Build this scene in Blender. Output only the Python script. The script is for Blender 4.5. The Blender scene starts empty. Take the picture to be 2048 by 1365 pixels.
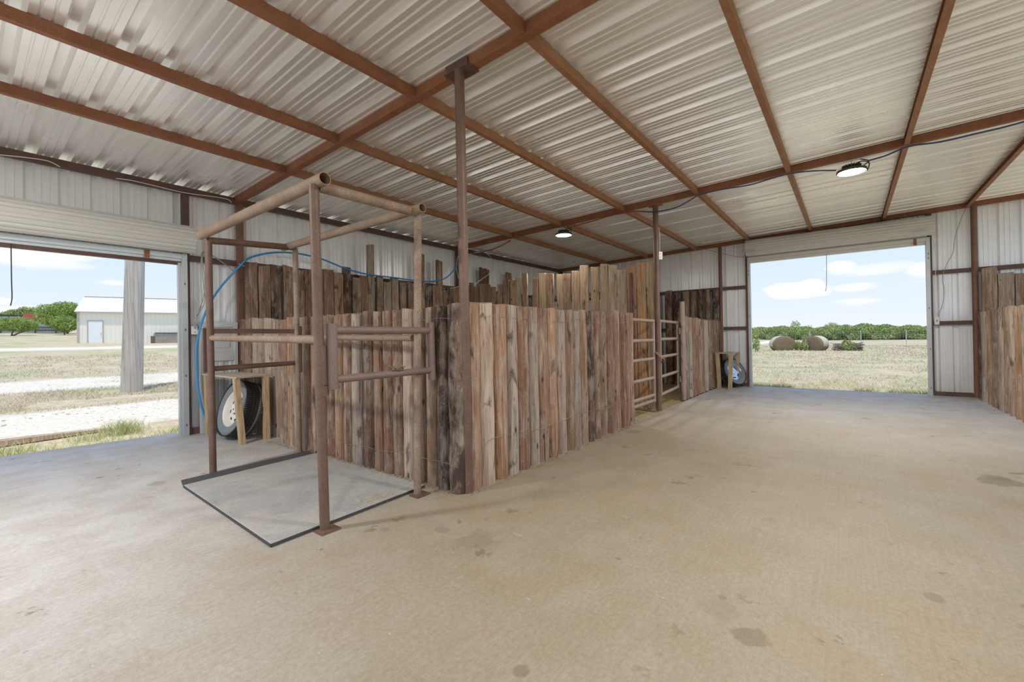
import bpy, bmesh, math, random
from mathutils import Vector, Matrix, noise
SC = bpy.context.scene
COL = SC.collection
PI = math.pi
rnd = random.Random(7)

# ------------------------------------------------------------------ camera (2048x1365)
F, CX, CY, EYE = 868.7, 1024.0, 672.93, 1.4
YAW, PITCH, ROLL = 0.6597, 0.0054, -0.0165
_f = Vector((math.cos(YAW), math.sin(YAW), 0)); _r = Vector((math.sin(YAW), -math.cos(YAW), 0)); _u = Vector((0, 0, 1))
FWD = _f * math.cos(PITCH) + _u * math.sin(PITCH)
_u2 = _u * math.cos(PITCH) - _f * math.sin(PITCH)
RIGHT = _r * math.cos(ROLL) + _u2 * math.sin(ROLL)
UP = _u2 * math.cos(ROLL) - _r * math.sin(ROLL)
CAM = Vector((0, 0, EYE))
cd = bpy.data.cameras.new('camera'); co = bpy.data.objects.new('camera', cd); COL.objects.link(co)
cd.sensor_width = 36; cd.lens = F / 2048 * 36; cd.shift_y = (CY - 682.5) / 2048; cd.clip_end = 3000; cd.clip_start = 0.05
mw = Matrix((RIGHT, UP, -FWD)).transposed().to_4x4(); mw.translation = CAM
co.matrix_world = mw
SC.camera = co
def ray(px, py): return RIGHT * ((px - CX) / F) - UP * ((py - CY) / F) + FWD
def at_x(px, py, X): d = ray(px, py); return CAM + d * (X / d.x)
def at_y(px, py, Y): d = ray(px, py); return CAM + d * (Y / d.y)
def at_z(px, py, Z=0): d = ray(px, py); return CAM + d * ((Z - EYE) / d.z)

# ------------------------------------------------------------------ materials
def nodes(name):
    m = bpy.data.materials.new(name); m.use_nodes = True
    nt = m.node_tree; b = nt.nodes['Principled BSDF']
    return m, nt, b
class NT:
    def __init__(s, nt): s.nt = nt
    def n(s, t, **kw):
        x = s.nt.nodes.new(t)
        for k, v in kw.items():
            if k == 'ins':
                for kk, vv in v.items():
                    if hasattr(vv, 'is_output'): s.nt.links.new(vv, x.inputs[kk])
                    else: x.inputs[kk].default_value = vv
            else: setattr(x, k, v)
        return x
    def coord(s, kind='Object'): return s.n('ShaderNodeTexCoord').outputs[kind]
    def pos(s): return s.n('ShaderNodeNewGeometry').outputs['Position']
    def mapping(s, v, scale=(1, 1, 1), loc=(0, 0, 0)): return s.n('ShaderNodeMapping', ins={'Vector': v, 'Scale': scale, 'Location': loc}).outputs[0]
    def noise(s, v, scale, detail=4, rough=.55, dist=0): return s.n('ShaderNodeTexNoise', ins={'Vector': v, 'Scale': scale, 'Detail': detail, 'Roughness': rough, 'Distortion': dist}).outputs['Fac']
    def voro(s, v, scale, feature='F1'): return s.n('ShaderNodeTexVoronoi', feature=feature, ins={'Vector': v, 'Scale': scale}).outputs['Distance']
    def ramp(s, f, stops):
        r = s.n('ShaderNodeValToRGB', ins={'Fac': f}); e = r.color_ramp.elements
        while len(e) < len(stops): e.new(.5)
        for el, (p, c) in zip(e, stops):
            el.position = p; el.color = (c, c, c, 1) if not hasattr(c, '__len__') else (*c[:3], 1)
        return r.outputs[0]
    def rng(s, f, a, b, c=0., d=1.): return s.n('ShaderNodeMapRange', ins={'Value': f, 'From Min': a, 'From Max': b, 'To Min': c, 'To Max': d}).outputs[0]
    def mix(s, f, a, b, mode='MIX'):
        x = s.n('ShaderNodeMix', data_type='RGBA', blend_type=mode)
        for i, v in ((0, f), (6, a), (7, b)):
            if hasattr(v, 'is_output'): s.nt.links.new(v, x.inputs[i])
            else: x.inputs[i].default_value = v if i == 0 else (*v[:3], 1)
        return x.outputs[2]
    def math(s, op, a, b=0., c=0.):
        x = s.n('ShaderNodeMath', operation=op)
        for i, v in enumerate((a, b, c)):
            if hasattr(v, 'is_output'): s.nt.links.new(v, x.inputs[i])
            else: x.inputs[i].default_value = v
        return x.outputs[0]
    def sep(s, v): return s.n('ShaderNodeSeparateXYZ', ins={'Vector': v}).outputs
    def bump(s, h, strength, dist=.01): return s.n('ShaderNodeBump', ins={'Height': h, 'Strength': strength, 'Distance': dist}).outputs[0]
def link(nt, o, i): nt.links.new(o, i)

def simple(name, col, rough=.6, metal=0., var=.12, scale=18, bump=0.):
    m, nt, b = nodes(name); q = NT(nt)
    v = q.coord(); f = q.noise(v, scale, 5, .6)
    c = q.mix(f, [x * (1 - var) for x in col], [min(1, x * (1 + var)) for x in col])
    link(nt, c, b.inputs['Base Color']); b.inputs['Roughness'].default_value = rough; b.inputs['Metallic'].default_value = metal
    if bump: link(nt, q.bump(f, bump), b.inputs['Normal'])
    return m

def wood_mat():
    m, nt, b = nodes('weathered_wood'); q = NT(nt)
    oi = q.n('ShaderNodeObjectInfo')
    off = q.n('ShaderNodeCombineXYZ', ins={0: q.math('MULTIPLY', oi.outputs['Random'], 37.), 1: q.math('MULTIPLY', oi.outputs['Random'], 91.), 2: q.math('MULTIPLY', oi.outputs['Random'], 53.)}).outputs[0]
    v = q.n('ShaderNodeVectorMath', operation='ADD', ins={0: q.coord(), 1: off}).outputs[0]
    streak = q.noise(q.mapping(v, (38, 38, 1.6)), 1., 7, .68, .5)
    fib = q.noise(q.mapping(v, (120, 120, 3.)), 1., 4, .6, .3)
    crack = q.noise(q.mapping(v, (55, 55, 1.1)), 1., 4, .55, 1.0)
    patch = q.noise(q.mapping(v, (9, 9, 3.2)), 1., 6, .68, .5)
    spk = q.noise(q.mapping(v, (48, 48, 26)), 1., 5, .75)
    base = oi.outputs['Color']
    pale = q.mix(.5, base, (.47, .385, .315))
    c = q.mix(q.ramp(patch, [(.44, 0), (.60, 1)]), base, pale)
    red = q.mix(.5, base, (.27, .13, .075))
    c = q.mix(q.ramp(q.noise(q.mapping(v, (6, 6, 1.1), (7, 3, 1)), 1., 5, .65), [(.5, 0), (.62, .8)]), c, red)
    c = q.mix(1., c, q.ramp(streak, [(.22, .42), (.5, 1.0), (.78, 1.5)]), 'MULTIPLY')
    c = q.mix(.5, c, q.ramp(fib, [(.3, .3), (.7, .75)]), 'OVERLAY')
    c = q.mix(q.ramp(crack, [(.30, .85), (.37, 0)]), c, (.030, .018, .013))
    dark = q.noise(q.mapping(v, (6, 6, 1.8), (3, 1, 9)), 1., 6, .7, .8)
    c = q.mix(q.math('MULTIPLY', q.ramp(dark, [(.57, 0), (.66, 1)]), .75), c, (.060, .036, .027))
    c = q.mix(q.ramp(spk, [(.62, 0), (.68, .65)]), c, (.60, .53, .45))
    c = q.mix(q.ramp(spk, [(.30, .6), (.36, 0)]), c, (.07, .045, .035))
    kn = q.voro(q.mapping(v, (6, 6, 2.2)), 1.)
    c = q.mix(q.ramp(kn, [(.05, .85), (.10, 0)]), c, (.05, .028, .018))
    link(nt, c, b.inputs['Base Color']); b.inputs['Roughness'].default_value = .85
    b.inputs['Specular IOR Level'].default_value = .2
    h = q.math('ADD', q.math('MULTIPLY', streak, .6), q.math('ADD', q.math('MULTIPLY', crack, .9), q.math('MULTIPLY', spk, .5)))
    link(nt, q.bump(h, .9, .014), b.inputs['Normal'])
    return m

def rust_mat(name, c1, c2, c3, fleck=.0, rough=.6, metal=.25):
    m, nt, b = nodes(name); q = NT(nt)
    v = q.pos()
    a = q.noise(v, 4, 6, .65); d = q.noise(v, 70, 6, .75); st = q.noise(q.mapping(v, (20, 20, 20)), 1., 3, .5)
    c = q.mix(q.ramp(a, [(.35, 0), (.65, 1)]), c1, c2)
    c = q.mix(q.ramp(d, [(.42, 0), (.75, .8)]), c, c3)
    if fleck:
        fl = q.noise(v, 75, 2, .5)
        c = q.mix(q.ramp(fl, [(.745, 0), (.775, fleck)]), c, (.72, .66, .58))
    link(nt, c, b.inputs['Base Color']); b.inputs['Roughness'].default_value = rough; b.inputs['Metallic'].default_value = metal
    link(nt, q.bump(d, .25, .004), b.inputs['Normal'])
    return m

def sheet_mat(name, c1, c2, metal, rough, dirt=0.):
    m, nt, b = nodes(name); q = NT(nt)
    v = q.pos()
    a = q.noise(v, 1.1, 4, .5); g = q.noise(v, 160, 2, .6)
    c = q.mix(q.ramp(a, [(.35, 0), (.65, 1)]), c1, c2)
    if dirt:
        z = q.sep(v)[2]
        dz = q.math('MULTIPLY', q.rng(z, .75, 0., 0., 1.), q.noise(v, 5, 5, .6))
        c = q.mix(q.math('MULTIPLY', dz, dirt), c, (.42, .34, .25))
    link(nt, c, b.inputs['Base Color']); b.inputs['Metallic'].default_value = metal
    link(nt, q.rng(a, .3, .7, rough - .06, rough + .08), b.inputs['Roughness'])
    return m

DUNG, DAMP, OCHRE = (.115, .08, .04), (.16, .125, .085), (.30, .19, .10)
STAINS = [(*at_z(px, py)[:2], r * .75, st * .62, c) for px, py, r, st, c in ((955, 1085, .22, .5, DAMP), (885, 1060, .10, .55, DAMP), (770, 1060, .07, .6, DAMP), (1500, 1272, .10, .7, DUNG), (1440, 1220, .16, .3, DAMP), (2008, 966, .22, .8, DUNG), (1990, 955, .12, .7, DUNG), (1865, 1195, .07, .6, DUNG), (1445, 1196, .035, .7, DAMP), (1265, 864, .16, .7, DAMP), (1105, 956, .05, .6, DAMP), (1040, 1345, .06, .7, DUNG), (198, 956, .05, .8, DUNG), (237, 952, .035, .7, DUNG), (312, 968, .10, .5, DAMP), (1260, 990, .5, .35, OCHRE), (1640, 1300, .3, .35, OCHRE), (925, 1010, .35, .45, OCHRE), (800, 1035, .22, .4, OCHRE))]
def concrete_mat():
    m, nt, b = nodes('broomed_concrete'); q = NT(nt)
    v = q.pos(); X, Y, Z = q.sep(v)
    big = q.noise(v, .55, 5, .6); mid = q.noise(v, 2.3, 6, .65); fine = q.noise(v, 38, 4, .75); grit = q.noise(v, 170, 2, .7)
    tan, grey, pink = (.275, .232, .160), (.46, .44, .42), (.30, .255, .19)
    # trodden-in tan dust lies in the alley, washed concrete near both doors
    w1 = q.rng(q.math('ADD', q.math('SUBTRACT', Y, q.math('MULTIPLY', X, .9)), q.math('MULTIPLY', big, 2.6)), 1.6, 4.6)
    w2 = q.rng(q.math('ADD', X, q.math('MULTIPLY', big, 5.)), 8.5, 13.5)
    wsh = q.math('MAXIMUM', w1, w2)
    c = q.mix(q.ramp(mid, [(.38, 0), (.62, 1)]), tan, pink)
    c = q.mix(wsh, c, q.mix(q.ramp(mid, [(.4, 0), (.6, 1)]), grey, (.40, .36, .325)))
    c = q.mix(q.math('MULTIPLY', q.ramp(q.noise(v, 1.1, 6, .7, .5), [(.5, 0), (.66, .6)]), q.math('SUBTRACT', 1., wsh)), c, (.28, .20, .12))
    broom = q.noise(q.mapping(v, (1.2, 85, 1)), 1., 3, .6)
    c = q.mix(.13, c, q.ramp(broom, [(.3, .35), (.7, .75)]), 'OVERLAY')
    c = q.mix(.35, c, q.ramp(fine, [(.3, .3), (.7, .72)]), 'OVERLAY')
    c = q.mix(.25, c, q.ramp(grit, [(.3, .3), (.7, .72)]), 'OVERLAY')
    # stains, droppings, spatters
    s1 = q.noise(v, 3.4, 7, .72, .25); gate = q.noise(v, .8, 2, .5)
    st = q.math('MULTIPLY', q.ramp(s1, [(.615, 0), (.64, 1)]), q.ramp(gate, [(.44, 0), (.52, 1)]))
    c = q.mix(q.math('MULTIPLY', st, .6), c, (.15, .105, .06))
    s2 = q.voro(q.mapping(v, (1, 1.2, 1)), 4.3)
    c = q.mix(q.math('MULTIPLY', q.ramp(s2, [(.035, .55), (.06, 0)]), q.ramp(gate, [(.42, 0), (.5, 1)])), c, (.19, .16, .12))
    for (bx, by, br, bs, bc) in STAINS:
        dv = q.n('ShaderNodeVectorMath', operation='DISTANCE', ins={0: v, 1: (bx, by, 0)}).outputs['Value']
        dd = q.math('ADD', q.math('DIVIDE', dv, br), q.math('MULTIPLY', q.math('SUBTRACT', s1, .5), 3.2))
        c = q.mix(q.math('MULTIPLY', q.rng(dd, 1., .72), bs), c, bc)
    s3 = q.voro(v, 9.)
    c = q.mix(q.ramp(s3, [(.022, .8), (.03, 0)]), c, (.72, .68, .6))
    s4 = q.noise(q.mapping(v, (22, 4, 1), (5, 2, 0)), 1., 3, .4)
    c = q.mix(q.math('MULTIPLY', q.ramp(s4, [(.755, 0), (.775, 1)]), .30), c, (.66, .61, .53))
    link(nt, c, b.inputs['Base Color']); b.inputs['Roughness'].default_value = .62
    b.inputs['Specular IOR Level'].default_value = .35
    link(nt, q.bump(q.math('ADD', fine, q.math('MULTIPLY', broom, .7)), .18, .004), b.inputs['Normal'])
    return m

def ground_mat():
    m, nt, b = nodes('dry_pasture'); q = NT(nt)
    v = q.pos(); X, Y, Z = q.sep(v)
    n1 = q.noise(v, .35, 6, .65); n2 = q.noise(v, 2.2, 6, .7); n3 = q.noise(v, 14, 5, .75); n4 = q.noise(v, 55, 3, .7)
    dry, straw, green, soil, cal = (.43, .355, .25), (.56, .48, .355), (.33, .37, .19), (.50, .37, .27), (.72, .67, .59)
    c = q.mix(q.ramp(n2, [(.38, 0), (.62, 1)]), dry, straw)
    c = q.mix(q.ramp(n1, [(.47, 0), (.62, .8)]), c, green)
    c = q.mix(q.ramp(q.noise(v, 1.3, 5, .7), [(.56, 0), (.68, .7)]), c, soil)
    yj = q.math('ADD', Y, q.math('MULTIPLY', q.math('SUBTRACT', n2, .5), 2.2))
    def strip(a, b_, e): return q.math('MULTIPLY', q.rng(yj, a - e, a + e), q.rng(yj, b_ + e, b_ - e))
    road = q.math('MAXIMUM', q.math('MAXIMUM', strip(10.25, 13.1, .25), q.math('MULTIPLY', strip(16.6, 19.9, .4), q.ramp(n1, [(.3, .5), (.5, 1)]))), strip(40, 44, .9))
    c = q.mix(road, c, q.mix(q.ramp(n3, [(.35, 0), (.6, 1)]), (.60, .53, .44), cal))
    c = q.mix(.55, c, q.ramp(n3, [(.28, .25), (.72, .78)]), 'OVERLAY')
    c = q.mix(.35, c, q.ramp(n4, [(.28, .25), (.72, .78)]), 'OVERLAY')
    link(nt, c, b.inputs['Base Color']); b.inputs['Roughness'].default_value = .95; b.inputs['Specular IOR Level'].default_value = .1
    link(nt, q.bump(n3, .6, .05), b.inputs['Normal'])
    return m

def blade_mat(name, stops, scale=.9):
    m, nt, b = nodes(name); q = NT(nt)
    f = q.noise(q.pos(), scale, 4, .7)
    f2 = q.noise(q.pos(), 23, 2, .5)
    c = q.ramp(q.math('ADD', q.math('MULTIPLY', f, .7), q.math('MULTIPLY', f2, .3)), stops)
    link(nt, c, b.inputs['Base Color']); b.inputs['Roughness'].default_value = .8; b.inputs['Specular IOR Level'].default_value = .15
    return m

M = {}
M['wood'] = wood_mat()
M['rust'] = rust_mat('rusted_structural_steel', (.255, .098, .048), (.335, .145, .072), (.17, .065, .036), 0, .6, .15)
M['rust_light'] = rust_mat('rust_bloom_steel', (.33, .155, .08), (.42, .215, .115), (.22, .09, .045), 0, .65, .1)
M['girt'] = rust_mat('dark_primer_steel', (.115, .066, .056), (.16, .088, .07), (.08, .048, .042), 0, .55, .15)
M['pipe'] = rust_mat('worn_steel_pipe', (.145, .082, .060), (.20, .122, .090), (.092, .047, .034), .45, .5, .2)
M['pipe_dusty'] = rust_mat('dusty_steel_pipe', (.235, .16, .112), (.33, .24, .175), (.14, .082, .055), .4, .65, .05)
M['pipe_speck'] = rust_mat('spattered_steel_pipe', (.20, .122, .086), (.36, .27, .20), (.13, .068, .047), .8, .6, .1)
M['pipe_gate'] = rust_mat('mauve_primer_pipe', (.20, .135, .118), (.25, .17, .147), (.145, .09, .075), .3, .5, .1)
M['gate_pipe'] = rust_mat('pale_primer_pipe', (.30, .215, .175), (.37, .275, .225), (.22, .145, .115), .3, .5, .1)
M['column'] = rust_mat('brown_primer_column', (.19, .095, .066), (.25, .135, .095), (.13, .06, .042), .2, .6, .1)
M['roof'] = sheet_mat('galvalume_roof_sheet', (.97, .955, .935), (.94, .925, .90), .62, .32)
M['wall'] = sheet_mat('galvalume_wall_sheet', (.93, .94, .965), (.88, .885, .90), .25, .38, .7)
M['rollup'] = simple('painted_rollup_curtain', (.66, .65, .61), .45, .1, .05, 6)
M['galv'] = simple('galvanised_track', (.55, .57, .58), .4, .6, .15, 40)
M['header'] = simple('galvanised_header', (.62, .68, .71), .4, .35, .12, 60)
M['concrete'] = concrete_mat()
M['ground'] = ground_mat()
M['mat'] = None
def mat_rubber():
    m, nt, b = nodes('dusty_rubber'); q = NT(nt); v = q.pos()
    a = q.noise(v, 2.2, 6, .65, .6); d = q.noise(v, 30, 4, .7)
    c = q.mix(q.ramp(a, [(.35, 0), (.65, 1)]), (.30, .305, .31), (.40, .375, .335))
    c = q.mix(q.ramp(q.noise(v, 4.5, 6, .7), [(.56, 0), (.7, .6)]), c, (.23, .24, .255))
    c = q.mix(.3, c, q.ramp(d, [(.3, .3), (.7, .7)]), 'OVERLAY')
    link(nt, c, b.inputs['Base Color']); b.inputs['Roughness'].default_value = .6
    link(nt, q.bump(d, .2, .003), b.inputs['Normal'])
    return m
M['mat'] = mat_rubber()
M['rubber_dark'] = simple('dark_rubber', (.055, .052, .05), .75, 0, .4, 30, .4)
M['tire_side'] = simple('dusty_tyre_side', (.20, .21, .215), .8, 0, .2, 20, .2)
M['tire'] = simple('tyre_tread', (.035, .034, .033), .85, 0, .5, 40, .3)
M['white_wheel'] = simple('cream_painted_wheel', (.74, .70, .62), .4, 0, .10, 12)
M['chrome'] = simple('chrome_wheel', (.62, .66, .72), .18, .9, .1, 8)
M['ply'] = None
def ply():
    m, nt, b = nodes('raw_pine'); q = NT(nt); v = q.coord()
    g = q.noise(q.mapping(v, (40, 40, 4)), 1., 5, .6, .4)
    c = q.ramp(g, [(.3, (.36, .22, .11)), (.55, (.52, .36, .21)), (.75, (.62, .46, .29))])
    link(nt, c, b.inputs['Base Color']); b.inputs['Roughness'].default_value = .7
    return m
M['ply'] = ply()
def plytop():
    m, nt, b = nodes('plywood_top'); q = NT(nt); v = q.coord()
    g = q.noise(q.mapping(v, (12, 3, 12)), 1., 5, .6, 1.5)
    c = q.ramp(g, [(.3, (.42, .33, .24)), (.55, (.52, .43, .33)), (.75, (.58, .50, .40))])
    link(nt, c, b.inputs['Base Color']); b.inputs['Roughness'].default_value = .75
    return m
M['plytop'] = plytop()
M['hose'] = simple('blue_hose', (.04, .27, .58), .35, 0, .1)
M['blue_cord'] = simple('dark_blue_cord', (.03, .055, .19), .4)
M['red_cord'] = simple('red_cord', (.30, .03, .025), .45)
M['white_cord'] = simple('white_cord', (.72, .69, .62), .5)
M['grey_cord'] = simple('grey_cord', (.34, .33, .31), .5)
M['black_cord'] = simple('black_cord', (.02, .022, .03), .6)
M['box'] = simple('white_outlet_box', (.80, .79, .76), .4, 0, .04)
M['slot'] = simple('outlet_slots', (.05, .05, .05), .5)
M['wire'] = simple('fence_wire', (.38, .34, .31), .4, .7, .2)
M['lamp_body'] = simple('lamp_housing', (.085, .095, .085), .5, .3, .15)
def emis(name, col, st):
    m, nt, b = nodes(name); b.inputs['Emission Color'].default_value = (*col, 1); b.inputs['Emission Strength'].default_value = st
    q = NT(nt); f = q.noise(q.coord(), 30, 2); link(nt, q.mix(f, (.8, .8, .8), (.9, .9, .9)), b.inputs['Base Color'])
    return m
M['lens'] = emis('lamp_lens', (1., .97, .88), 14)
M['straw'] = blade_mat('straw', [(.3, (.24, .18, .10)), (.5, (.38, .30, .17)), (.7, (.52, .43, .27))], 3)
M['pen_dirt'] = simple('pen_litter', (.27, .205, .10), .95, 0, .5, 22, .6)
M['grass_green'] = blade_mat('green_grass', [(.3, (.26, .38, .13)), (.5, (.42, .48, .22)), (.62, (.64, .58, .36)), (.75, (.66, .57, .40))])
M['grass_dry'] = blade_mat('dry_grass', [(.3, (.38, .31, .21)), (.48, (.55, .47, .34)), (.56, (.64, .57, .43)), (.64, (.36, .40, .20))])
M['leaf'] = blade_mat('leaves', [(.3, (.16, .24, .06)), (.5, (.30, .40, .11)), (.72, (.46, .53, .19))], 1.2)
M['leaf_far'] = blade_mat('far_leaves', [(.3, (.20, .27, .11)), (.5, (.34, .42, .16)), (.72, (.50, .55, .25))], .25)
M['bark'] = simple('bark', (.16, .12, .09), .9, 0, .3, 12, .4)
M['pole'] = None
def polemat():
    m, nt, b = nodes('weathered_pole'); q = NT(nt); v = q.coord()
    s = q.noise(q.mapping(v, (20, 20, .7)), 1., 6, .65, .5)
    c = q.ramp(s, [(.28, (.17, .13, .10)), (.42, (.42, .37, .32)), (.6, (.55, .51, .46)), (.8, (.66, .63, .58))])
    link(nt, c, b.inputs['Base Color']); b.inputs['Roughness'].default_value = .85
    link(nt, q.bump(s, .5, .02), b.inputs['Normal'])
    return m
M['pole'] = polemat()
M['barn'] = simple('cream_barn_siding', (.86, .83, .74), .5, 0, .03, 3)
M['barn_roof'] = simple('white_barn_roof', (.82, .84, .84), .4, .1, .03, 3)
M['barn_trim'] = simple('barn_trim', (.50, .46, .40), .5, 0, .05, 5)
M['white_door'] = simple('white_door', (.85, .87, .90), .4, 0, .03, 4)
M['grey_board'] = simple('grey_plywood', (.33, .30, .27), .85, 0, .35, 3)
M['bluish'] = simple('old_metal_cladding', (.60, .68, .74), .5, 0, .18, 2)
M['dark_pipe'] = simple('dark_pipe_rail', (.06, .06, .08), .6, .2)
M['red_tank'] = simple('red_oxide_tank', (.46, .13, .075), .65, .1, .2, 2)
M['hay'] = None
def haymat():
    m, nt, b = nodes('baled_hay'); q = NT(nt); v = q.coord()
    x, y, z = q.sep(v)
    r = q.math('SQRT', q.math('ADD', q.math('POWER', y, 2.), q.math('POWER', z, 2.)))
    sw = q.math('SINE', q.math('MULTIPLY', q.math('ADD', r, q.math('MULTIPLY', q.noise(v, 6, 3), .18)), 75.))
    f = q.noise(v, 22, 5, .7)
    c = q.ramp(f, [(.3, (.13, .09, .055)), (.55, (.27, .20, .125)), (.75, (.42, .33, .22))])
    c = q.mix(q.rng(sw, .2, 1., 0, .45), c, (.08, .055, .035))
    link(nt, c, b.inputs['Base Color']); b.inputs['Roughness'].default_value = .95
    link(nt, q.bump(f, .6, .03), b.inputs['Normal'])
    return m
M['hay'] = haymat()
M['hay_wrap'] = simple('bale_net_wrap', (.50, .45, .37), .8, 0, .2, 14, .3)
M['brush'] = simple('brushwood', (.24, .20, .17), .9, 0, .35, 6)
M['door_panel'] = simple('grey_metal_door', (.60, .62, .63), .4, .2, .05, 4)

# ------------------------------------------------------------------ mesh helper
class MB:
    def __init__(s): s.v = []; s.f = []; s.m = []
    def add(s, vs, fs, mi=0):
        o = len(s.v); s.v.extend([Vector(x) for x in vs]); s.f.extend([[i + o for i in f] for f in fs]); s.m.extend([mi] * len(fs)); return s
    def box(s, lo, hi, mi=0, rot=None, c=None):
        x0, y0, z0 = lo; x1, y1, z1 = hi
        vs = [Vector(p) for p in ((x0, y0, z0), (x1, y0, z0), (x1, y1, z0), (x0, y1, z0), (x0, y0, z1), (x1, y0, z1), (x1, y1, z1), (x0, y1, z1))]
        if rot is not None:
            c = Vector(c) if c is not None else sum(vs, Vector()) / 8
            vs = [c + rot @ (p - c) for p in vs]
        return s.add(vs, [(0, 3, 2, 1), (4, 5, 6, 7), (0, 1, 5, 4), (1, 2, 6, 5), (2, 3, 7, 6), (3, 0, 4, 7)], mi)
    def bar(s, a, b, w, t, up=(0, 0, 1), mi=0):
        a, b = Vector(a), Vector(b); d = (b - a).normalized(); u = Vector(up); x = d.cross(u)
        if x.length < 1e-4: x = d.cross(Vector((1, 0, 0)))
        x.normalize(); u = x.cross(d).normalized()
        vs = []
        for p in (a, b):
            for sx, su in ((-1, -1), (1, -1), (1, 1), (-1, 1)): vs.append(p + x * (sx * w / 2) + u * (su * t / 2))
        return s.add(vs, [(0, 3, 2, 1), (4, 5, 6, 7), (0, 1, 5, 4), (1, 2, 6, 5), (2, 3, 7, 6), (3, 0, 4, 7)], mi)
    def tube(s, a, b, r, r2=None, n=16, hollow=0., mi=0, caps=True):
        a, b = Vector(a), Vector(b); r2 = r if r2 is None else r2
        d = (b - a).normalized(); x = d.orthogonal().normalized(); y = d.cross(x)
        ring = lambda p, rr: [p + (x * math.cos(2 * PI * i / n) + y * math.sin(2 * PI * i / n)) * rr for i in range(n)]
        if not hollow:
            fs = [(i, (i + 1) % n, n + (i + 1) % n, n + i) for i in range(n)]
            if caps: fs += [tuple(range(n - 1, -1, -1)), tuple(range(n, 2 * n))]
            return s.add(ring(a, r) + ring(b, r2), fs, mi)
        vs = ring(a, r) + ring(b, r2) + ring(a, r - hollow) + ring(b, r2 - hollow); fs = []
        for i in range(n):
            j = (i + 1) % n
            fs += [(i, j, n + j, n + i), (2 * n + i, 3 * n + i, 3 * n + j, 2 * n + j), (i, 2 * n + i, 2 * n + j, j), (n + i, n + j, 3 * n + j, 3 * n + i)]
        return s.add(vs, fs, mi)
    def path(s, pts, r, n=8, sub=6, mi=0):
        P = [Vector(p) for p in pts]; Q = []
        for i in range(len(P) - 1):
            p0 = P[max(0, i - 1)]; p1 = P[i]; p2 = P[i + 1]; p3 = P[min(len(P) - 1, i + 2)]
            for k in range(sub):
                t = k / sub
                Q.append(.5 * ((2 * p1) + (p2 - p0) * t + (2 * p0 - 5 * p1 + 4 * p2 - p3) * t * t + (-p0 + 3 * p1 - 3 * p2 + p3) * t ** 3))
        Q.append(P[-1]); x = None; rings = []
        for i, p in enumerate(Q):
            d = (Q[min(i + 1, len(Q) - 1)] - Q[max(i - 1, 0)]).normalized()
            x = d.orthogonal().normalized() if x is None else (x - d * x.dot(d)).normalized()
            y = d.cross(x); rings.append([p + (x * math.cos(2 * PI * k / n) + y * math.sin(2 * PI * k / n)) * r for k in range(n)])
        vs = [v for g in rings for v in g]; fs = []
        for i in range(len(Q) - 1):
            for k in range(n):
                j = (k + 1) % n; fs.append((i * n + k, i * n + j, (i + 1) * n + j, (i + 1) * n + k))
        fs += [tuple(range(n - 1, -1, -1)), tuple(range((len(Q) - 1) * n, len(Q) * n))]
        return s.add(vs, fs, mi)
    def lathe(s, prof, axis_o, axis_d, n=32, mi=0, closed=False):
        o, d = Vector(axis_o), Vector(axis_d).normalized(); x = d.orthogonal().normalized(); y = d.cross(x)
        vs = []; m = len(prof)
        for (h, r) in prof:
            for k in range(n): vs.append(o + d * h + (x * math.cos(2 * PI * k / n) + y * math.sin(2 * PI * k / n)) * r)
        fs = []
        for i in range(m if closed else m - 1):
            i2 = (i + 1) % m
            for k in range(n):
                j = (k + 1) % n; fs.append((i * n + k, i * n + j, i2 * n + j, i2 * n + k))
        return s.add(vs, fs, mi)
    def extrude(s, prof, fn, a, b, mi=0, caps=True):
        """closed profile (u,w) swept from parameter a to b; fn(u,w,t) gives the point"""
        n = len(prof); vs = [fn(u, w, a) for u, w in prof] + [fn(u, w, b) for u, w in prof]
        fs = [(i, (i + 1) % n, n + (i + 1) % n, n + i) for i in range(n)]
        if caps: fs += [tuple(range(n - 1, -1, -1)), tuple(range(n, 2 * n))]
        return s.add(vs, fs, mi)
    def build(s, name, mats, parent=None, org=None, sharp=35, bevel=0.):
        if not isinstance(mats, (list, tuple)): mats = [mats]
        po = parent['_w'] if parent is not None else None
        org = Vector(org) if org is not None else (Vector(po) if po is not None else Vector((0, 0, 0)))
        me = bpy.data.meshes.new(name)
        me.from_pydata([tuple(v - org) for v in s.v], [], s.f)
        bm = bmesh.new(); bm.from_mesh(me); bmesh.ops.recalc_face_normals(bm, faces=bm.faces); bm.to_mesh(me); bm.free()
        for m in mats: me.materials.append(m)
        if len(mats) > 1: me.polygons.foreach_set('material_index', s.m)
        if sharp:
            me.polygons.foreach_set('use_smooth', [True] * len(me.polygons)); me.set_sharp_from_angle(angle=math.radians(sharp))
        o = bpy.data.objects.new(name, me); COL.objects.link(o)
        if parent is not None: o.parent = parent; o.location = org - Vector(po)
        else: o.location = org
        o['_w'] = tuple(org)
        if bevel:
            md = o.modifiers.new('bevel', 'BEVEL'); md.width = bevel; md.segments = 2; md.limit_method = 'ANGLE'
        return o
def thing(name, label, cat, loc, group=None):
    o = bpy.data.objects.new(name, None); COL.objects.link(o); o.location = loc; o['_w'] = tuple(loc); o.empty_display_size = .1
    return tag(o, label, cat, group)
def tag(o, label=None, cat=None, group=None, kind=None):
    for k, v in (('label', label), ('category', cat), ('group', group), ('kind', kind)):
        if v: o[k] = v
    return o
def struct(o, label=None): o['kind'] = 'structure'; (o.__setitem__('label', label) if label else None); return o

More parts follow.
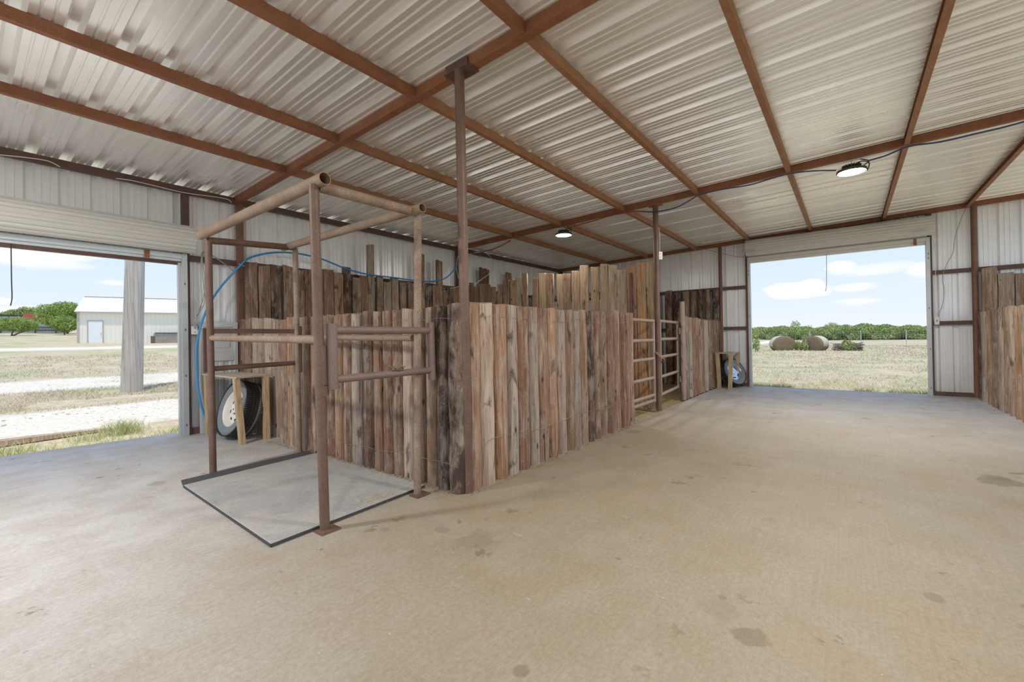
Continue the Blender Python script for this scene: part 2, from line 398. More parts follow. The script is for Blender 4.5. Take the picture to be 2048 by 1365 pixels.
# ------------------------------------------------------------------ building dimensions (metres)
YW, XW = 8.05, 13.2              # faces of the long wall's and the end wall's frames
XB, YR = -1.4, -3.45              # open back end, open far side
R1, R2 = 2.93, 8.1               # rafters
zb = lambda y: 3.72 + .029 * (YW - y)      # underside of purlins and rafters
D_L = (-1.25, 2.14, 2.62)         # long-wall door: x0, x1, head
D_R = (-1.37, 2.09, 3.33)        # end-wall door: y0, y1, head

def rib_profile(a, b, up, seam=True):
    """corrugated sheet profile along u from a to b; w rises by up at ribs"""
    out = []; p = .3048; k0 = math.floor(a / p) - 1; k1 = math.ceil(b / p) + 1
    for k in range(k0, k1):
        c = k * p; lip = .004 if seam and k % 3 == 0 else 0
        out += [(c - .056, 0), (c - .030, up), (c + .030, up), (c + .056, 0), (c + .0565, -lip), (c + .068, -lip), (c + .0685, 0)]
        for q_ in (.115, .19): out += [(c + q_ - .012, 0), (c + q_ - .007, up * .24), (c + q_ + .007, up * .24), (c + q_ + .012, 0)]
    out.sort(key=lambda t: t[0]); res = [(u, w) for u, w in out if a < u < b]
    def at(x):
        for (u0, w0), (u1, w1) in zip(out, out[1:]):
            if u0 <= x <= u1: return w0 + (w1 - w0) * (x - u0) / max(1e-9, u1 - u0)
        return 0.
    return [(a, at(a))] + res + [(b, at(b))]

# ceiling: roof sheets, ribs run across the building
mb = MB(); pr = rib_profile(XB, XW + .25, .056); ys = [YW + .28, 6.5, 4.2, 1.5, -1.5, YR - .2]
vs = []; fs = []; n = len(pr)
for y in ys:
    for u, w in pr: vs.append((u, y, zb(y) + .108 + w))
for i in range(len(ys) - 1):
    for k in range(n - 1): fs.append((i * n + k, i * n + k + 1, (i + 1) * n + k + 1, (i + 1) * n + k))
mb.add(vs, fs); struct(mb.build('ceiling', M['roof'], sharp=20), 'ribbed bare metal roof sheets over the rusty purlins')

# walls
def wall_sheet(mb, fn, a, b, z0, z1, out):
    pr = rib_profile(a, b, out, False); n = len(pr)
    z1f = z1 if callable(z1) else (lambda u: z1)
    mb.add([fn(u, w, z0) for u, w in pr] + [fn(u, w, z1f(u)) for u, w in pr], [(i, i + 1, n + i + 1, n + i) for i in range(n - 1)])
mb = MB(); fl = lambda u, w, z: (u, YW + .085 + w, z)
wall_sheet(mb, fl, XB, D_L[0], -.08, 3.80, .054); wall_sheet(mb, fl, D_L[0], D_L[1], D_L[2] + .06, 3.80, .054); wall_sheet(mb, fl, D_L[1], XW + .1, -.08, 3.80, .054)
struct(mb.build('wall_left', M['wall'], sharp=20), 'ribbed metal long wall')
mb = MB(); fe = lambda u, w, z: (XW + .085 + w, u, z); top = lambda u: zb(u) + .10
wall_sheet(mb, fe, YR, D_R[0], -.08, top, .054); wall_sheet(mb, fe, D_R[0], D_R[1], D_R[2] + .06, top, .054); wall_sheet(mb, fe, D_R[1], YW + .09, -.08, top, .054)
struct(mb.build('wall_back', M['wall'], sharp=20), 'ribbed metal end wall around the field doorway')

# floor slab (one L-shaped pour with an apron at the long-wall door) and the pens' litter floors
mb = MB()
def slab(mb, poly, z0, z1):
    n = len(poly); mb.add([(x, y, z1) for x, y in poly] + [(x, y, z0) for x, y in poly], [tuple(range(n)), tuple(range(2 * n - 1, n - 1, -1))] + [(i, n + i, n + (i + 1) % n, (i + 1) % n) for i in range(n)])
slab(mb, [(-7, -8), (2.95, -8), (2.95, -2.12), (XW + .16, -2.12), (XW + .16, 2.8), (2.95, 2.8), (2.95, YW + .14), (2.15, YW + .14), (2.15, 8.40), (-1.7, 8.78), (-1.7, YW + .14), (-7, YW + .14)], -.14, 0)
struct(mb.build('floor', M['concrete'], sharp=0), 'broom-finished concrete slab with tan dust')
mb = MB(); mb.box((2.95, 2.8, -.1), (XW + .1, YW + .08, -.03)); struct(mb.build('floor_pen', M['pen_dirt'], sharp=0))
mb = MB(); mb.box((2.95, YR - .5, -.1), (XW + .1, -2.12, -.03)); struct(mb.build('floor_pen', M['pen_dirt'], sharp=0))

# ---- steel frame
def c_section(mb, x0, x1, y, z, h=.10, fl=.06, t=.004, flip=1, lip=.018):
    """C purlin along x; its web on the -y side (flip=1)"""
    s = flip
    p = [(0, 0), (fl, 0), (fl, lip), (fl - t, lip), (fl - t, t), (t, t), (t, h - t), (fl - t, h - t), (fl - t, h - lip), (fl, h - lip), (fl, h), (0, h)]
    mb.extrude(p, lambda u, w, tt: (tt, y + s * u, z + w), x0, x1)
PY = [6.2, 4.85, 3.42, 2.05, .68, -.70, -2.05, -3.40]
bays = [(XB + .05, R1 - .045), (R1 + .045, R2 - .045), (R2 + .045, XW - .06)]
for x0, x1 in bays:
    for i, y in enumerate(PY):
        mb = MB(); c_section(mb, x0 + (.0 if x0 < 0 else .004), x1 - .004, y, zb(y) + .004)
        o = struct(mb.build('purlin_beam', M['rust_light'] if x0 > 0 else M['rust'], org=((x0 + x1) / 2, y, zb(y)), sharp=30))
        o['label'] = 'rusty channel purlin under the roof sheets'
for x in (XB, R1, R2):
    mb = MB(); a = Vector((x, YW + .02, 0)); w = .04
    vs = []
    for y in (YW + .02, YR):
        z = zb(y)
        vs += [(x - w, y, z), (x + w, y, z), (x + w, y, z + .104), (x - w, y, z + .104)]
    mb.add(vs, [(0, 1, 2, 3), (7, 6, 5, 4), (0, 4, 5, 1), (1, 5, 6, 2), (2, 6, 7, 3), (3, 7, 4, 0)])
    struct(mb.build('rafter_beam', M['rust'], org=(x, 3, zb(3)), sharp=30), 'rusty tube rafter rising across the barn')
mb = MB(); vs = []
for y in (YW + .02, YR):
    z = zb(y); vs += [(XW - .05, y, z + .01), (XW + .05, y, z + .01), (XW + .05, y, z + .104), (XW - .05, y, z + .104)]
mb.add(vs, [(0, 1, 2, 3), (7, 6, 5, 4), (0, 4, 5, 1), (1, 5, 6, 2), (2, 6, 7, 3), (3, 7, 4, 0)])
struct(mb.build('rafter_beam', M['rust'], org=(XW, 3, zb(3)), sharp=30), 'rusty beam along the top of the end wall')
mb = MB(); c_section(mb, XB, XW - .02, YW - .04, 3.712, .10, .07); struct(mb.build('eave_beam', M['girt'], org=(5, YW, 3.75), sharp=30), 'dark rusty eave channel along the long wall')
# girts
def girt(x0, x1, z, wall, h=.085):
    mb = MB()
    if wall == 'L': c_section(mb, x0, x1, YW + .0, z, h, .07)
    else: mb.extrude([(0, 0), (.07, 0), (.07, .018), (.066, .018), (.066, .004), (.004, .004), (.004, h - .004), (.066, h - .004), (.066, h - .018), (.07, h - .018), (.07, h), (0, h)], lambda u, w, t: (XW + u, t, z + w), x0, x1)
    return struct(mb.build('girt_beam', M['girt'], sharp=30))
for a, b in ((2.27, R1 - .02), (R1 + .08, R2 - .05), (R2 + .05, XW - .06)): girt(a, b, 2.69, 'L')
for a, b in ((2.27, R1 - .02), (R1 + .08, R2 - .05)): girt(a, b, 1.59, 'L')
for a, b in ((2.86, YW - .02), (2.16, 2.76), (-2.06, -1.43), (YR, -2.16)): girt(a, b, 2.655, 'E')
for a, b in ((2.86, YW - .02), (2.16, 2.76), (-2.06, -1.43), (YR, -2.16)): girt(a, b, 1.54, 'E')
# base channels
for nm, lo, hi in (('a', (2.26, YW, 0), (2.92, YW + .07, .09)), ('b', (XW, 2.14, 0), (XW + .07, 2.76, .085)), ('c', (XW, -2.06, 0), (XW + .07, -1.42, .085))):
    mb = MB().box(lo, hi); struct(mb.build('base_beam', M['girt'], sharp=0))
# wall columns
def column(x, y, z0, z1, s, mat, rnd_=False):
    mb = MB()
    if rnd_: mb.tube((x, y, z0), (x, y, z1), s, n=20)
    else: mb.box((x - s, y - s, z0), (x + s, y + s, z1))
    return struct(mb.build('wall_column', mat, org=(x, y, 0), sharp=30))
column(R1 + .03, YW - .02, 0, 3.72, .045, M['column']); column(R2, YW - .02, 0, 3.72, .045, M['girt'])
column(XW - .03, 2.81, 0, zb(2.8) + .01, .045, M['column'], True); column(XW - .03, -2.11, 0, zb(-2.1) + .01, .05, M['column'], True)
column(XW - .0, YW - .05, 0, zb(8), .05, M['girt'])
column(XB, YW - .02, 0, 3.72, .045, M['rust'])
# door posts of the framed openings
for x in (2.225, -1.33):
    mb = MB().box((x - .05, YW - .02, 0), (x + .035, YW + .08, 3.71)); struct(mb.build('jamb_column', M['girt'], org=(x, YW, 0), sharp=0))
for y in (2.15, -1.43):
    mb = MB().box((XW - .02, y - .04, 0), (XW + .08, y + .04, zb(y) + .01)); struct(mb.build('jamb_column', M['girt'], org=(XW, y, 0), sharp=0))

# ------------------------------------------------------------------ roll-up doors (rolled open)
def coil(mb, a, b, cz, cy_or_x, r, axis):
    """drum of rolled curtain between a and b, corrugated round its girth"""
    n = 54; ring = []
    for k in range(n):
        t = 2 * PI * k / n; rr = r * (1.03 if k % 3 else .955) ; ring.append((math.cos(t) * rr, math.sin(t) * rr))
    P = (lambda u, w, t: (t, cy_or_x + u, cz + w)) if axis == 'x' else (lambda u, w, t: (cy_or_x + u, t, cz + w))
    mb.extrude(ring, P, a, b)
d1 = MB(); coil(d1, D_L[0] - .12, 2.25, 2.975, 7.86, .20, 'x')
d1 = struct(d1.build('door_1', M['rollup'], org=(.3, 7.86, 2.975), sharp=25), 'rolled-up ribbed steel curtain over the barnyard doorway')
def pt(o, mb, name, mat, **k): return mb.build(name, mat, parent=o, **k)
pt(d1, MB().box((D_L[0], 7.99, 2.70), (D_L[1] + .07, 8.03, 2.77)), 'bottom_bar', M['header'])
pt(d1, MB().box((D_L[0] - .1, 8.03, 2.66), (D_L[1] + .1, 8.09, 2.735)).box((D_L[0] - .1, 8.04, 2.61), (D_L[1] + .05, 8.11, 2.66), 1), 'header', [M['header'], M['girt']], sharp=0)
for x in (D_L[1] + .04, D_L[0] - .05):
    t = MB().box((x - .035, 7.98, 0), (x + .035, 8.02, 2.78)).box((x - .07 if x > 0 else x + .035, 8.03, 0), (x - .035 if x > 0 else x + .07, 8.10, 2.64))
    for z in (.15, .9, 1.6, 2.3): t.box((x - .006, 7.974, z), (x + .006, 7.981, z + .03), 1)
    pt(d1, t, 'guide_track', [M['galv'], M['slot']], sharp=0)
pt(d1, MB().box((2.24, 7.80, 2.82), (2.262, 8.0, 3.12)), 'bracket', M['rollup'], sharp=0)
pt(d1, MB().box((1.70, 7.975, 2.66), (1.76, 7.99, 2.77)), 'stop_block', M['rust'], sharp=0)
p0, p1, p2, p3 = at_y(22, 487, 7.97), at_y(23, 560, 7.97), at_y(24, 595, 7.97), at_y(21, 612, 7.97)
pt(d1, MB().path([p0, p1, p2, p3], .0055), 'pull_rope', M['black_cord'])['label'] = 'dark pull rope'
d2 = MB(); coil(d2, D_R[0] - .12, D_R[1] + .04, 3.70, XW - .2, .205, 'y')
d2 = struct(d2.build('door_2', M['rollup'], org=(XW - .2, .3, 3.7), sharp=25), 'rolled-up ribbed steel curtain over the hay field doorway')
pt(d2, MB().box((XW - .06, D_R[0], 3.40), (XW - .02, D_R[1], 3.47)), 'bottom_bar', M['rollup'])
pt(d2, MB().box((XW - .02, D_R[0] - .06, 3.33), (XW + .09, D_R[1] + .02, 3.58)), 'header', M['rollup'], sharp=0)
for y in (D_R[0] - .035, D_R[1] + .015):
    t = MB().box((XW - .05, y - .03, 0), (XW - .02, y + .03, 3.48)).box((XW - .02, y - .03, 0), (XW + .1, y + .005, 3.35))
    for z in (.15, 1.0, 1.9, 3.0, 3.1): t.box((XW - .056, y - .006, z), (XW - .049, y + .006, z + .03), 1)
    pt(d2, t, 'guide_track', [M['galv'], M['slot']], sharp=0)
pt(d2, MB().box((XW - .07, D_R[0] + .15, 3.33), (XW - .055, D_R[0] + .2, 3.47)), 'stop_block', M['rust'], sharp=0)
for y in (D_R[0] + .02, D_R[1] - .2):
    pt(d2, MB().tube((XW - .415, y, 3.575), (XW - .415, y + .22, 3.575), .012).box((XW - .43, y, 3.56), (XW - .40, y + .05, 3.60)), 'slide_bolt', M['galv'])
p0, p1, p2, p3 = at_x(1653, 508, XW - .1), at_x(1653, 545, XW - .1), at_x(1653, 570, XW - .1), at_x(1651, 583, XW - .1)
pt(d2, MB().path([p0, p1, p2, p3], .006), 'pull_rope', M['grey_cord'])['label'] = 'thin grey pull cord'

# ------------------------------------------------------------------ posts
def pipe_post(x, y, z1, r, label, xt=None):
    t = thing('pipe_post', label, 'post', (x, y, 0))
    MB().tube((x, y, 0), (xt if xt is not None else x, y, z1), r, n=24).build('shaft', M['pipe'], t)
    return t
PX = at_y(933.5, 800, 2.775).x
t = pipe_post(PX, 2.775, zb(2.78) - .012, .045, 'tall rusty pipe post at the corner of the log pen', PX - .03)
mb = MB().box((2.82, 2.64, zb(2.85) - .014), (2.98, 2.94, zb(2.85) - .002)).box((2.872, 2.69, zb(2.86) - .01), (2.884, 2.97, zb(2.86) + .10)).box((2.976, 2.69, zb(2.86) - .01), (2.988, 2.97, zb(2.86) + .10))
mb.build('saddle_plate', M['girt'], t, sharp=0)
t = pipe_post(8.13, 2.84, zb(2.84) - .012, .05, 'rusty pipe post between the two pen gates carrying the outlet box')
MB().box((8.05, 2.72, zb(2.84) - .013), (8.21, 2.98, zb(2.84) - .002)).build('saddle_plate', M['rust_light'], t, sharp=0)
HX = at_y(1366.5, 720, 2.86).x
t = thing('pipe_post', 'short rusty hinge post beside the pen gate', 'post', (HX, 2.86, 0))
MB().tube((HX, 2.86, 0), (HX, 2.86, at_y(1366, 604, 2.86).z), .05, n=20).build('shaft', M['gate_pipe'], t)

# ------------------------------------------------------------------ logs and boards
BROWN, RED, GREY, DARK, TAN, PALE, BLUEG = (.265, .17, .117), (.23, .128, .086), (.37, .30, .245), (.082, .052, .04), (.385, .235, .145), (.46, .36, .28), (.20, .17, .157)
def jit(c, k=.14):
    g = 1 + rnd.uniform(-k, k)
    return (*[max(.01, x * g * (1 + rnd.uniform(-.03, .03))) for x in c], 1)
def log(parent, x, y, r, z1, col, z0=0., lean=(0, 0), sq=1., name='log'):
    n, L = 18, 12; mb = MB(); ph = [rnd.uniform(0, 6.3) for _ in range(5)]; vs = []
    bow = rnd.uniform(-.012, .012)
    for i in range(L):
        t = i / (L - 1); z = z0 + (z1 - z0) * t
        for k in range(n):
            a = 2 * PI * k / n
            rr = r * (1 + .035 * math.sin(2 * a + ph[0] + t * .7) + .03 * math.sin(3 * a + ph[1] - t) + .028 * math.sin(5 * t * 3 + ph[2]) + .025 * noise.noise(Vector((math.cos(a) * 2 + ph[3], math.sin(a) * 2, z * 3 + ph[4]))))
            rr *= 1.03 - .05 * t
            zz = z + (0 if i < L - 1 else (math.cos(a - ph[1]) * r * .14))
            vs.append((x + math.cos(a) * rr + lean[0] * t + bow * math.sin(PI * t), y + math.sin(a) * rr * sq + lean[1] * t + bow * math.sin(PI * t), zz))
    fs = [(i * n + k, i * n + (k + 1) % n, (i + 1) * n + (k + 1) % n, (i + 1) * n + k) for i in range(L - 1) for k in range(n)]
    fs += [tuple(range(n - 1, -1, -1)), tuple(range((L - 1) * n, L * n))]
    mb.add(vs, fs); o = mb.build(name, M['wood'], parent, org=(x, y, z0), sharp=50)
    o.color = jit(col); return o
def plank(parent, c, along, w, t, z0, z1, col, lean=0., name='plank', rag=.006, slant=None):
    """upright board: c = centre of its foot (x, y), along = unit vector of its width"""
    al = Vector((*along, 0)); nr = Vector((-along[1], along[0], 0)); L = 9; vs = []; mb = MB(); s = rnd.uniform(0, 99)
    slant = rnd.uniform(-.02, .02) if slant is None else slant
    for i in range(L):
        f = i / (L - 1); z = z0 + (z1 - z0) * f
        e = [rag * noise.noise(Vector((s + q * 7, z * 5, 0))) * 2 for q in range(2)]
        for q, (a, b) in enumerate(((-1, -1), (1, -1), (1, 1), (-1, 1))):
            zz = z + (slant * a if i == L - 1 else 0)
            p = Vector((c[0], c[1], zz)) + al * (a * w / 2 + e[0 if a < 0 else 1] + lean * f) + nr * (b * t / 2)
            vs.append(p)
    fs = [(i * 4 + k, i * 4 + (k + 1) % 4, (i + 1) * 4 + (k + 1) % 4, (i + 1) * 4 + k) for i in range(L - 1) for k in range(4)]
    fs += [(3, 2, 1, 0), tuple(range((L - 1) * 4, L * 4))]
    mb.add(vs, fs); o = mb.build(name, M['wood'], parent, org=(c[0], c[1], z0), sharp=40, bevel=.004)
    o.color = jit(col); return o
def fence(label, loc): return thing('log_fence', label, 'fence', loc)

# pen corner, alley face (logs follow the edge of the slab)
fa = fence('row of upright logs facing the alley from the pen corner post to the pipe gate', (4.7, 2.8, 0))
A = [(425, 497, 137, TAN), (497, 588, 140, PALE), (590, 661, 150, TAN), (663, 722, 155, GREY), (723, 796, 160, RED), (796, 850, 166, GREY), (851, 911, 172, BROWN), (911, 957, 178, TAN), (960, 1015, 184, GREY), (1016, 1055, 186, BROWN), (1056, 1102, 188, GREY), (1103, 1141, 189, BROWN), (1142, 1182, 189, DARK), (1183, 1220, 191, RED), (1221, 1260, 191, BROWN), (1262, 1304, 194, RED), (1305, 1342, 192, BROWN), (1345, 1371, 200, RED), (1372, 1397, 200, RED), (1398, 1423, 200, BROWN)]
for a, b, tp, c in A:
    xa, xb = at_y(800 + a / 3.0333, 760, 2.755).x, at_y(800 + b / 3.0333, 760, 2.755).x
    z1 = at_y(800 + (a + b) / 6.0667, 560 + tp / 3.0333, 2.77).z; r = (xb - xa) / 2 * .94
    log(fa, (xa + xb) / 2, 2.73 + min(r, .11), r, z1, c, sq=min(1., .11 / r))
# corner log and the face towards the stall
fb = fence('row of upright logs behind the pipe stall from the pen corner to the long wall', (2.85, 5.2, 0))
B = [(889, 925, 609.5, DARK), (867, 889, 613, DARK), (846, 866, 615, BROWN), (821, 843, 617, BROWN), (800, 821, 619, PALE), (780, 800, 622, BROWN), (759, 780, 624, RED), (742, 758, 625, BROWN), (719, 741, 625, DARK), (698, 716, 627, GREY), (681, 697, 629, BROWN), (664.5, 679, 630, TAN), (650, 663.5, 631, RED), (634, 649, 631.5, BROWN), (619, 632, 632, BROWN), (606, 618, 634, RED), (594, 605, 634.5, PALE), (583, 593.5, 634.5, GREY), (571, 582.5, 636, TAN), (555, 569.5, 638, BROWN), (541, 554, 642, GREY), (525, 538.5, 638, PALE), (505, 523, 637.5, PALE), (495, 504.5, 638, BROWN), (486.5, 494.5, 640, RED), (478, 486, 640, RED)]
for i, (a, b, tp, c) in enumerate(B):
    X0 = 2.79 if a > 543 else 2.93
    ya, yb = at_x(a, 720, X0).y, at_x(b, 720, X0).y
    z1 = at_x((a + b) / 2, tp, X0).z; r = abs(ya - yb) / 2 * .93
    o = log(fb, X0 + min(r, .11) * .9, (ya + yb) / 2 + (.02 if i == 0 else 0), r, z1, c, sq=1.)
    if i == 0: o['label'] = 'thick corner log with a black-stained foot'
def wires(parent, pts_list):
    for p in pts_list: MB().path(p, .0016, 6, 4).build('wire', M['wire'], parent)
W = []
for z in (1.60, .42):
    p = []
    for i in range(22):
        x = 3.02 + i * .168; p.append((x, 2.722 - .006 * math.sin(i * 2.1), z + .010 * math.sin(i * 1.9) + .022 * math.sin(i * .7)))
    W.append(p)
wires(fa, W)
W = []
for z in (1.58, .25):
    p = []
    for i in range(24):
        y = 2.78 + i * .2; p.append((2.772 - .006 * math.sin(i * 2.3), y, z + .010 * math.sin(i * 2.) + .022 * math.sin(i * .6)))
    W.append(p)
wires(fb, W)
# panel beyond the gates
fc = fence('short row of upright logs between the gate hinge post and the end wall', (11.6, 2.9, 0))
for a, b, c in [(1370.5, 1381.6, BLUEG), (1381.8, 1385.7, GREY), (1386, 1394, RED), (1394.5, 1400, RED), (1400, 1405, TAN), (1405.3, 1412, BROWN), (1412, 1419, PALE), (1420, 1427, BROWN), (1428, 1434, RED), (1434.3, 1441, BROWN), (1441.2, 1446.5, BROWN)]:
    xa, xb = at_y(a, 720, 2.83).x, min(at_y(b, 720, 2.83).x, 13.12)
    r = (xb - xa) / 2 * .94
    log(fc, (xa + xb) / 2, 2.82 + min(r, .1), r, 1.80 + rnd.uniform(-.01, .015), c, sq=min(1., .10 / r))
# far pen across the alley
fd = fence('row of upright logs closing the pen across the alley by the end wall', (11.2, -2.15, 0))
for i, (a, b, c) in enumerate([(1946.5, 1951.6, DARK), (1952, 1958.5, BROWN), (1958.7, 1969.5, TAN), (1970, 1983, GREY), (1983.5, 1994, TAN), (1994.3, 1998, BROWN), (1998, 2004.5, BLUEG), (2004.8, 2012, BROWN), (2012.3, 2017, GREY), (2017.3, 2029, BROWN), (2029.7, 2039, GREY), (2043, 2053, TAN), (2053.5, 2066, GREY), (2066.5, 2080, BROWN)]):
    p = at_y((a + b) / 2, 720, -2.15); r = .56 * (b - a) / F * (p - CAM).dot(FWD); r = max(.045, min(.125, r))
    if p.x > 12.98 - r: continue
    log(fd, p.x, -2.06 - r, r, 1.79 + rnd.uniform(-.02, .02), c)
log(fd, 12.92, -2.17, .075, 1.80, DARK); log(fd, 12.70, -2.17, .08, 1.78, BROWN)

# planks lining the long wall inside the pen
fp = thing('plank_lining', 'dark rough planks standing against the long wall inside the first pen', 'plank lining', (5.5, 7.8, 0))
LW = [(491, 514, 526, BROWN), (515.5, 538, 532, BROWN), (541, 561, 531, DARK), (566, 586, 533, BROWN), (587, 600, 540, BROWN), (601, 608, 541, RED), (609, 625, 540, RED), (627, 645, 541, BROWN), (647, 666, 540, BROWN), (667, 685, 547, TAN), (686, 700, 535, DARK), (705, 721, 556, BROWN), (721.5, 735, 552, BROWN), (734.5, 747, 490, GREY), (753, 765, 553, BROWN), (766, 780.5, 565, GREY), (782, 795, 556, GREY), (799, 811, 566, BROWN), (815, 826, 566, BROWN), (828, 839, 568, BROWN), (841, 848, 509, BROWN), (849, 862, 570, DARK), (863, 873, 571, BROWN), (873.5, 884, 522, BROWN), (884.5, 891, 582, BROWN), (892, 903, 577, DARK), (904, 919, 577, BROWN)]
for i, (a, b, tp, c) in enumerate(LW):
    Y = 7.83 if 0 else 7.86
    xa, xb = at_y(a, 560, Y).x, min(8.02, at_y(b, 560, Y).x)
    z1 = at_y((a + b) / 2, tp, Y).z
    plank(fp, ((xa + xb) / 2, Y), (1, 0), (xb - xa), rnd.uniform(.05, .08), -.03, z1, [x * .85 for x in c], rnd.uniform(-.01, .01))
# more lining behind the divider
fp2 = thing('plank_lining', 'narrow planks standing against the long wall beyond the board divider', 'plank lining', (9.6, 7.86, 0))
for a, b, tp, c in [(960, 969, 537, DARK), (969.5, 977, 539, DARK), (985, 994, 590, BROWN), (1012, 1022, 546, BROWN), (1042, 1047, 598, BROWN), (1057, 1063, 600, BROWN), (1064, 1068, 590, BROWN)]:
    Y = 7.9; xa, xb = at_y(a, 560, Y).x, at_y(b, 560, Y).x
    plank(fp2, ((xa + xb) / 2, Y), (1, 0), (xb - xa), .06, -.03, at_y((a + b) / 2, tp, Y).z, c)
# divider between the two pens
fv = thing('board_divider', 'tall sawn boards dividing the pens from the long wall to the gate post', 'board fence', (8.2, 5.3, 0))
SAWN = (.52, .36, .225); SAWN_G = (.54, .44, .33); SAWN_O = (.56, .31, .155); SAWN_D = (.33, .205, .13)
DV = [(921, 938, 572, SAWN_D), (939, 947, 566, SAWN_D), (947.3, 958, 574, SAWN_D), (960, 971, 568, SAWN_D), (971.3, 982, 569, SAWN_D), (984, 992, 574, SAWN_D), (996, 1005, 569, SAWN_D), (1007, 1019, 560, SAWN_D), (1021, 1030.5, 560.6, SAWN), (1031.6, 1042, 556, SAWN_G), (1046, 1056, 547, SAWN_D), (1066, 1077, 556.5, SAWN_D), (1078.6, 1092, 547, SAWN), (1093, 1108, 547.6, SAWN_D), (1114, 1126.5, 549, SAWN), (1127, 1142, 548, SAWN_D), (1144, 1159, 542.6, SAWN), (1161, 1177.6, 531, SAWN), (1182, 1197, 535, SAWN), (1199, 1215, 529, SAWN), (1216, 1234, 531, SAWN_G), (1235.5, 1255, 540, SAWN_G), (1256.5, 1273, 532, SAWN_O), (1275, 1292.5, 526, SAWN_O), (1294.5, 1311, 525, SAWN)]
for i, (a, b, tp, c) in enumerate(DV):
    X = 8.2; ya, yb = at_x(a, 580, X).y, at_x(b, 580, X).y
    if ya > 7.80: ya = 7.80
    z1 = at_x((a + b) / 2, tp, X).z
    lean = -.07 if a == 1199 else rnd.uniform(-.012, .012)
    plank(fv, (X, (ya + yb) / 2 + (.03 if a == 1199 else 0)), (0, 1), abs(ya - yb), .04, .02, z1, c, lean, 'board', .004, .01)
MB().box((8.225, 2.95, 1.10), (8.26, 7.8, 1.19)).build('back_rail', M['wood'], fv, org=(8.24, 5, 1.1)).color = (*SAWN_D, 1)
MB().box((8.225, 2.95, 2.25), (8.26, 7.8, 2.34)).build('back_rail', M['wood'], fv, org=(8.24, 5, 2.2)).color = (*SAWN_D, 1)
p = at_x(1261, 546.5, 8.13)
MB().tube((8.135, p.y, 0), (8.135, p.y, p.z), .035, n=14).build('support_pipe', M['pipe'], fv)['label'] = 'mauve steel support pipe'
# logs on the end wall
fl_ = thing('log_lining', 'dark round logs standing against the end wall inside the second pen', 'log lining', (13.0, 3.8, 0))
for a, b, tp, c in [(1329, 1344, 582.5, RED), (1346, 1362.5, 586, DARK), (1364, 1379, 583, GREY), (1379.5, 1393, 584, BROWN), (1395, 1406, 579, DARK), (1408.6, 1421, 579, BROWN), (1424, 1437.5, 578, DARK)]:
    X = 13.0; ya, yb = at_x(a, 620, X).y, at_x(b, 620, X).y
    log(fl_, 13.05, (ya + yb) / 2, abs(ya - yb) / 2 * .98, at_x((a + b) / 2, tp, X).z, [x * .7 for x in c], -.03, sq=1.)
for k in range(4): log(fl_, 13.05, 4.62 + k * .30, .13, 2.65 + rnd.uniform(-.05, .05), DARK, -.03)
fr = thing('plank_lining', 'broad weathered planks standing against the end wall in the far pen', 'plank lining', (13.08, -3, 0))
for a, b, tp, c in [(1963, 1994, 535, BROWN), (1996, 2028, 546, GREY), (2030, 2062, 547, BROWN), (2064, 2096, 540, GREY)]:
    X = 13.08; ya, yb = at_x(a, 580, X).y, at_x(b, 580, X).y
    plank(fr, (X, (ya + yb) / 2), (0, 1), abs(ya - yb), .07, -.03, at_x((a + b) / 2, tp, X).z, c)

# ------------------------------------------------------------------ pipe stall
FL, FR, BR, BL = (1.72, 5.45), (1.69, 3.10), (2.575, 3.11), (2.69, 5.52)
st = thing('pipe_stall', 'open stall frame of welded rusty pipe standing on the rubber mat', 'animal stall', (2.15, 4.3, 0))
ptop = {'FL': 2.49, 'FR': 2.54, 'BR': 2.52, 'BL': 2.56}
tops = {'FL': (1.665, 5.33), 'FR': (1.62, 3.06), 'BR': (2.585, 3.06), 'BL': (2.60, 5.38)}
for nm, (x, y), mt, r in (('FL', FL, M['pipe'], .034), ('FR', FR, M['pipe'], .0355), ('BR', BR, M['pipe_speck'], .034), ('BL', BL, M['pipe_speck'], .031)):
    MB().tube((x, y, .0), (*tops[nm], ptop[nm]), r, n=20).build('post', mt, st)
for nm, (x, y) in (('FR', FR), ('BR', BR)):
    MB().box((x - .07, y - .085, 0), (x + .08, y + .03, .012)).build('base_plate', M['pipe'], st, sharp=0)
MB().tube(at_z(401, 471, 2.545), at_z(650, 357, 2.575), .047, n=22, hollow=.006).build('top_rail', M['pipe_dusty'], st)
MB().tube(at_z(566, 496, 2.575), at_z(845, 416, 2.56), .042, n=22, hollow=.006).build('top_rail', M['pipe_dusty'], st)
MB().tube((1.66, 3.07, 2.545), (2.57, 3.06, 2.55), .042, n=20).build('cross_bar', M['pipe_speck'], st)
MB().tube((1.66, 5.33, 2.49), (2.59, 5.38, 2.565), .036, n=20).build('cross_bar', M['pipe'], st)
MB().tube((1.70, 5.47, 1.46), (1.675, 3.14, 1.415), .031, n=20).build('side_rail', M['pipe_dusty'], st)
MB().tube((2.665, 5.5, 1.46), (2.575, 3.14, 1.42), .030, n=20).build('side_rail', M['pipe_dusty'], st)
sl = MB().tube((1.677, 3.085, 1.08), (1.664, 3.08, 1.37), .041, n=20).tube((1.68, 3.087, 1.0), (1.678, 3.086, 1.075), .045, n=20)
sl.build('post_sleeve', M['pipe'], st)
MB().tube((2.67, 5.49, 1.02), (2.655, 5.46, 1.60), .05, n=20).build('post_sleeve', M['pipe_gate'], st)
g = MB().tube((1.76, 3.055, 1.485), (2.70, 3.06, 1.487), .031, n=18).tube((1.76, 3.055, 1.115), (2.70, 3.06, 1.12), .030, n=18)
g = g.build('gate', M['pipe_gate'], st); g['label'] = 'small swing gate at the alley end'
MB().tube((1.742, 3.05, 1.045), (1.738, 3.05, 1.535), .040, n=18).build('hinge_pipe', M['pipe_gate'], g)
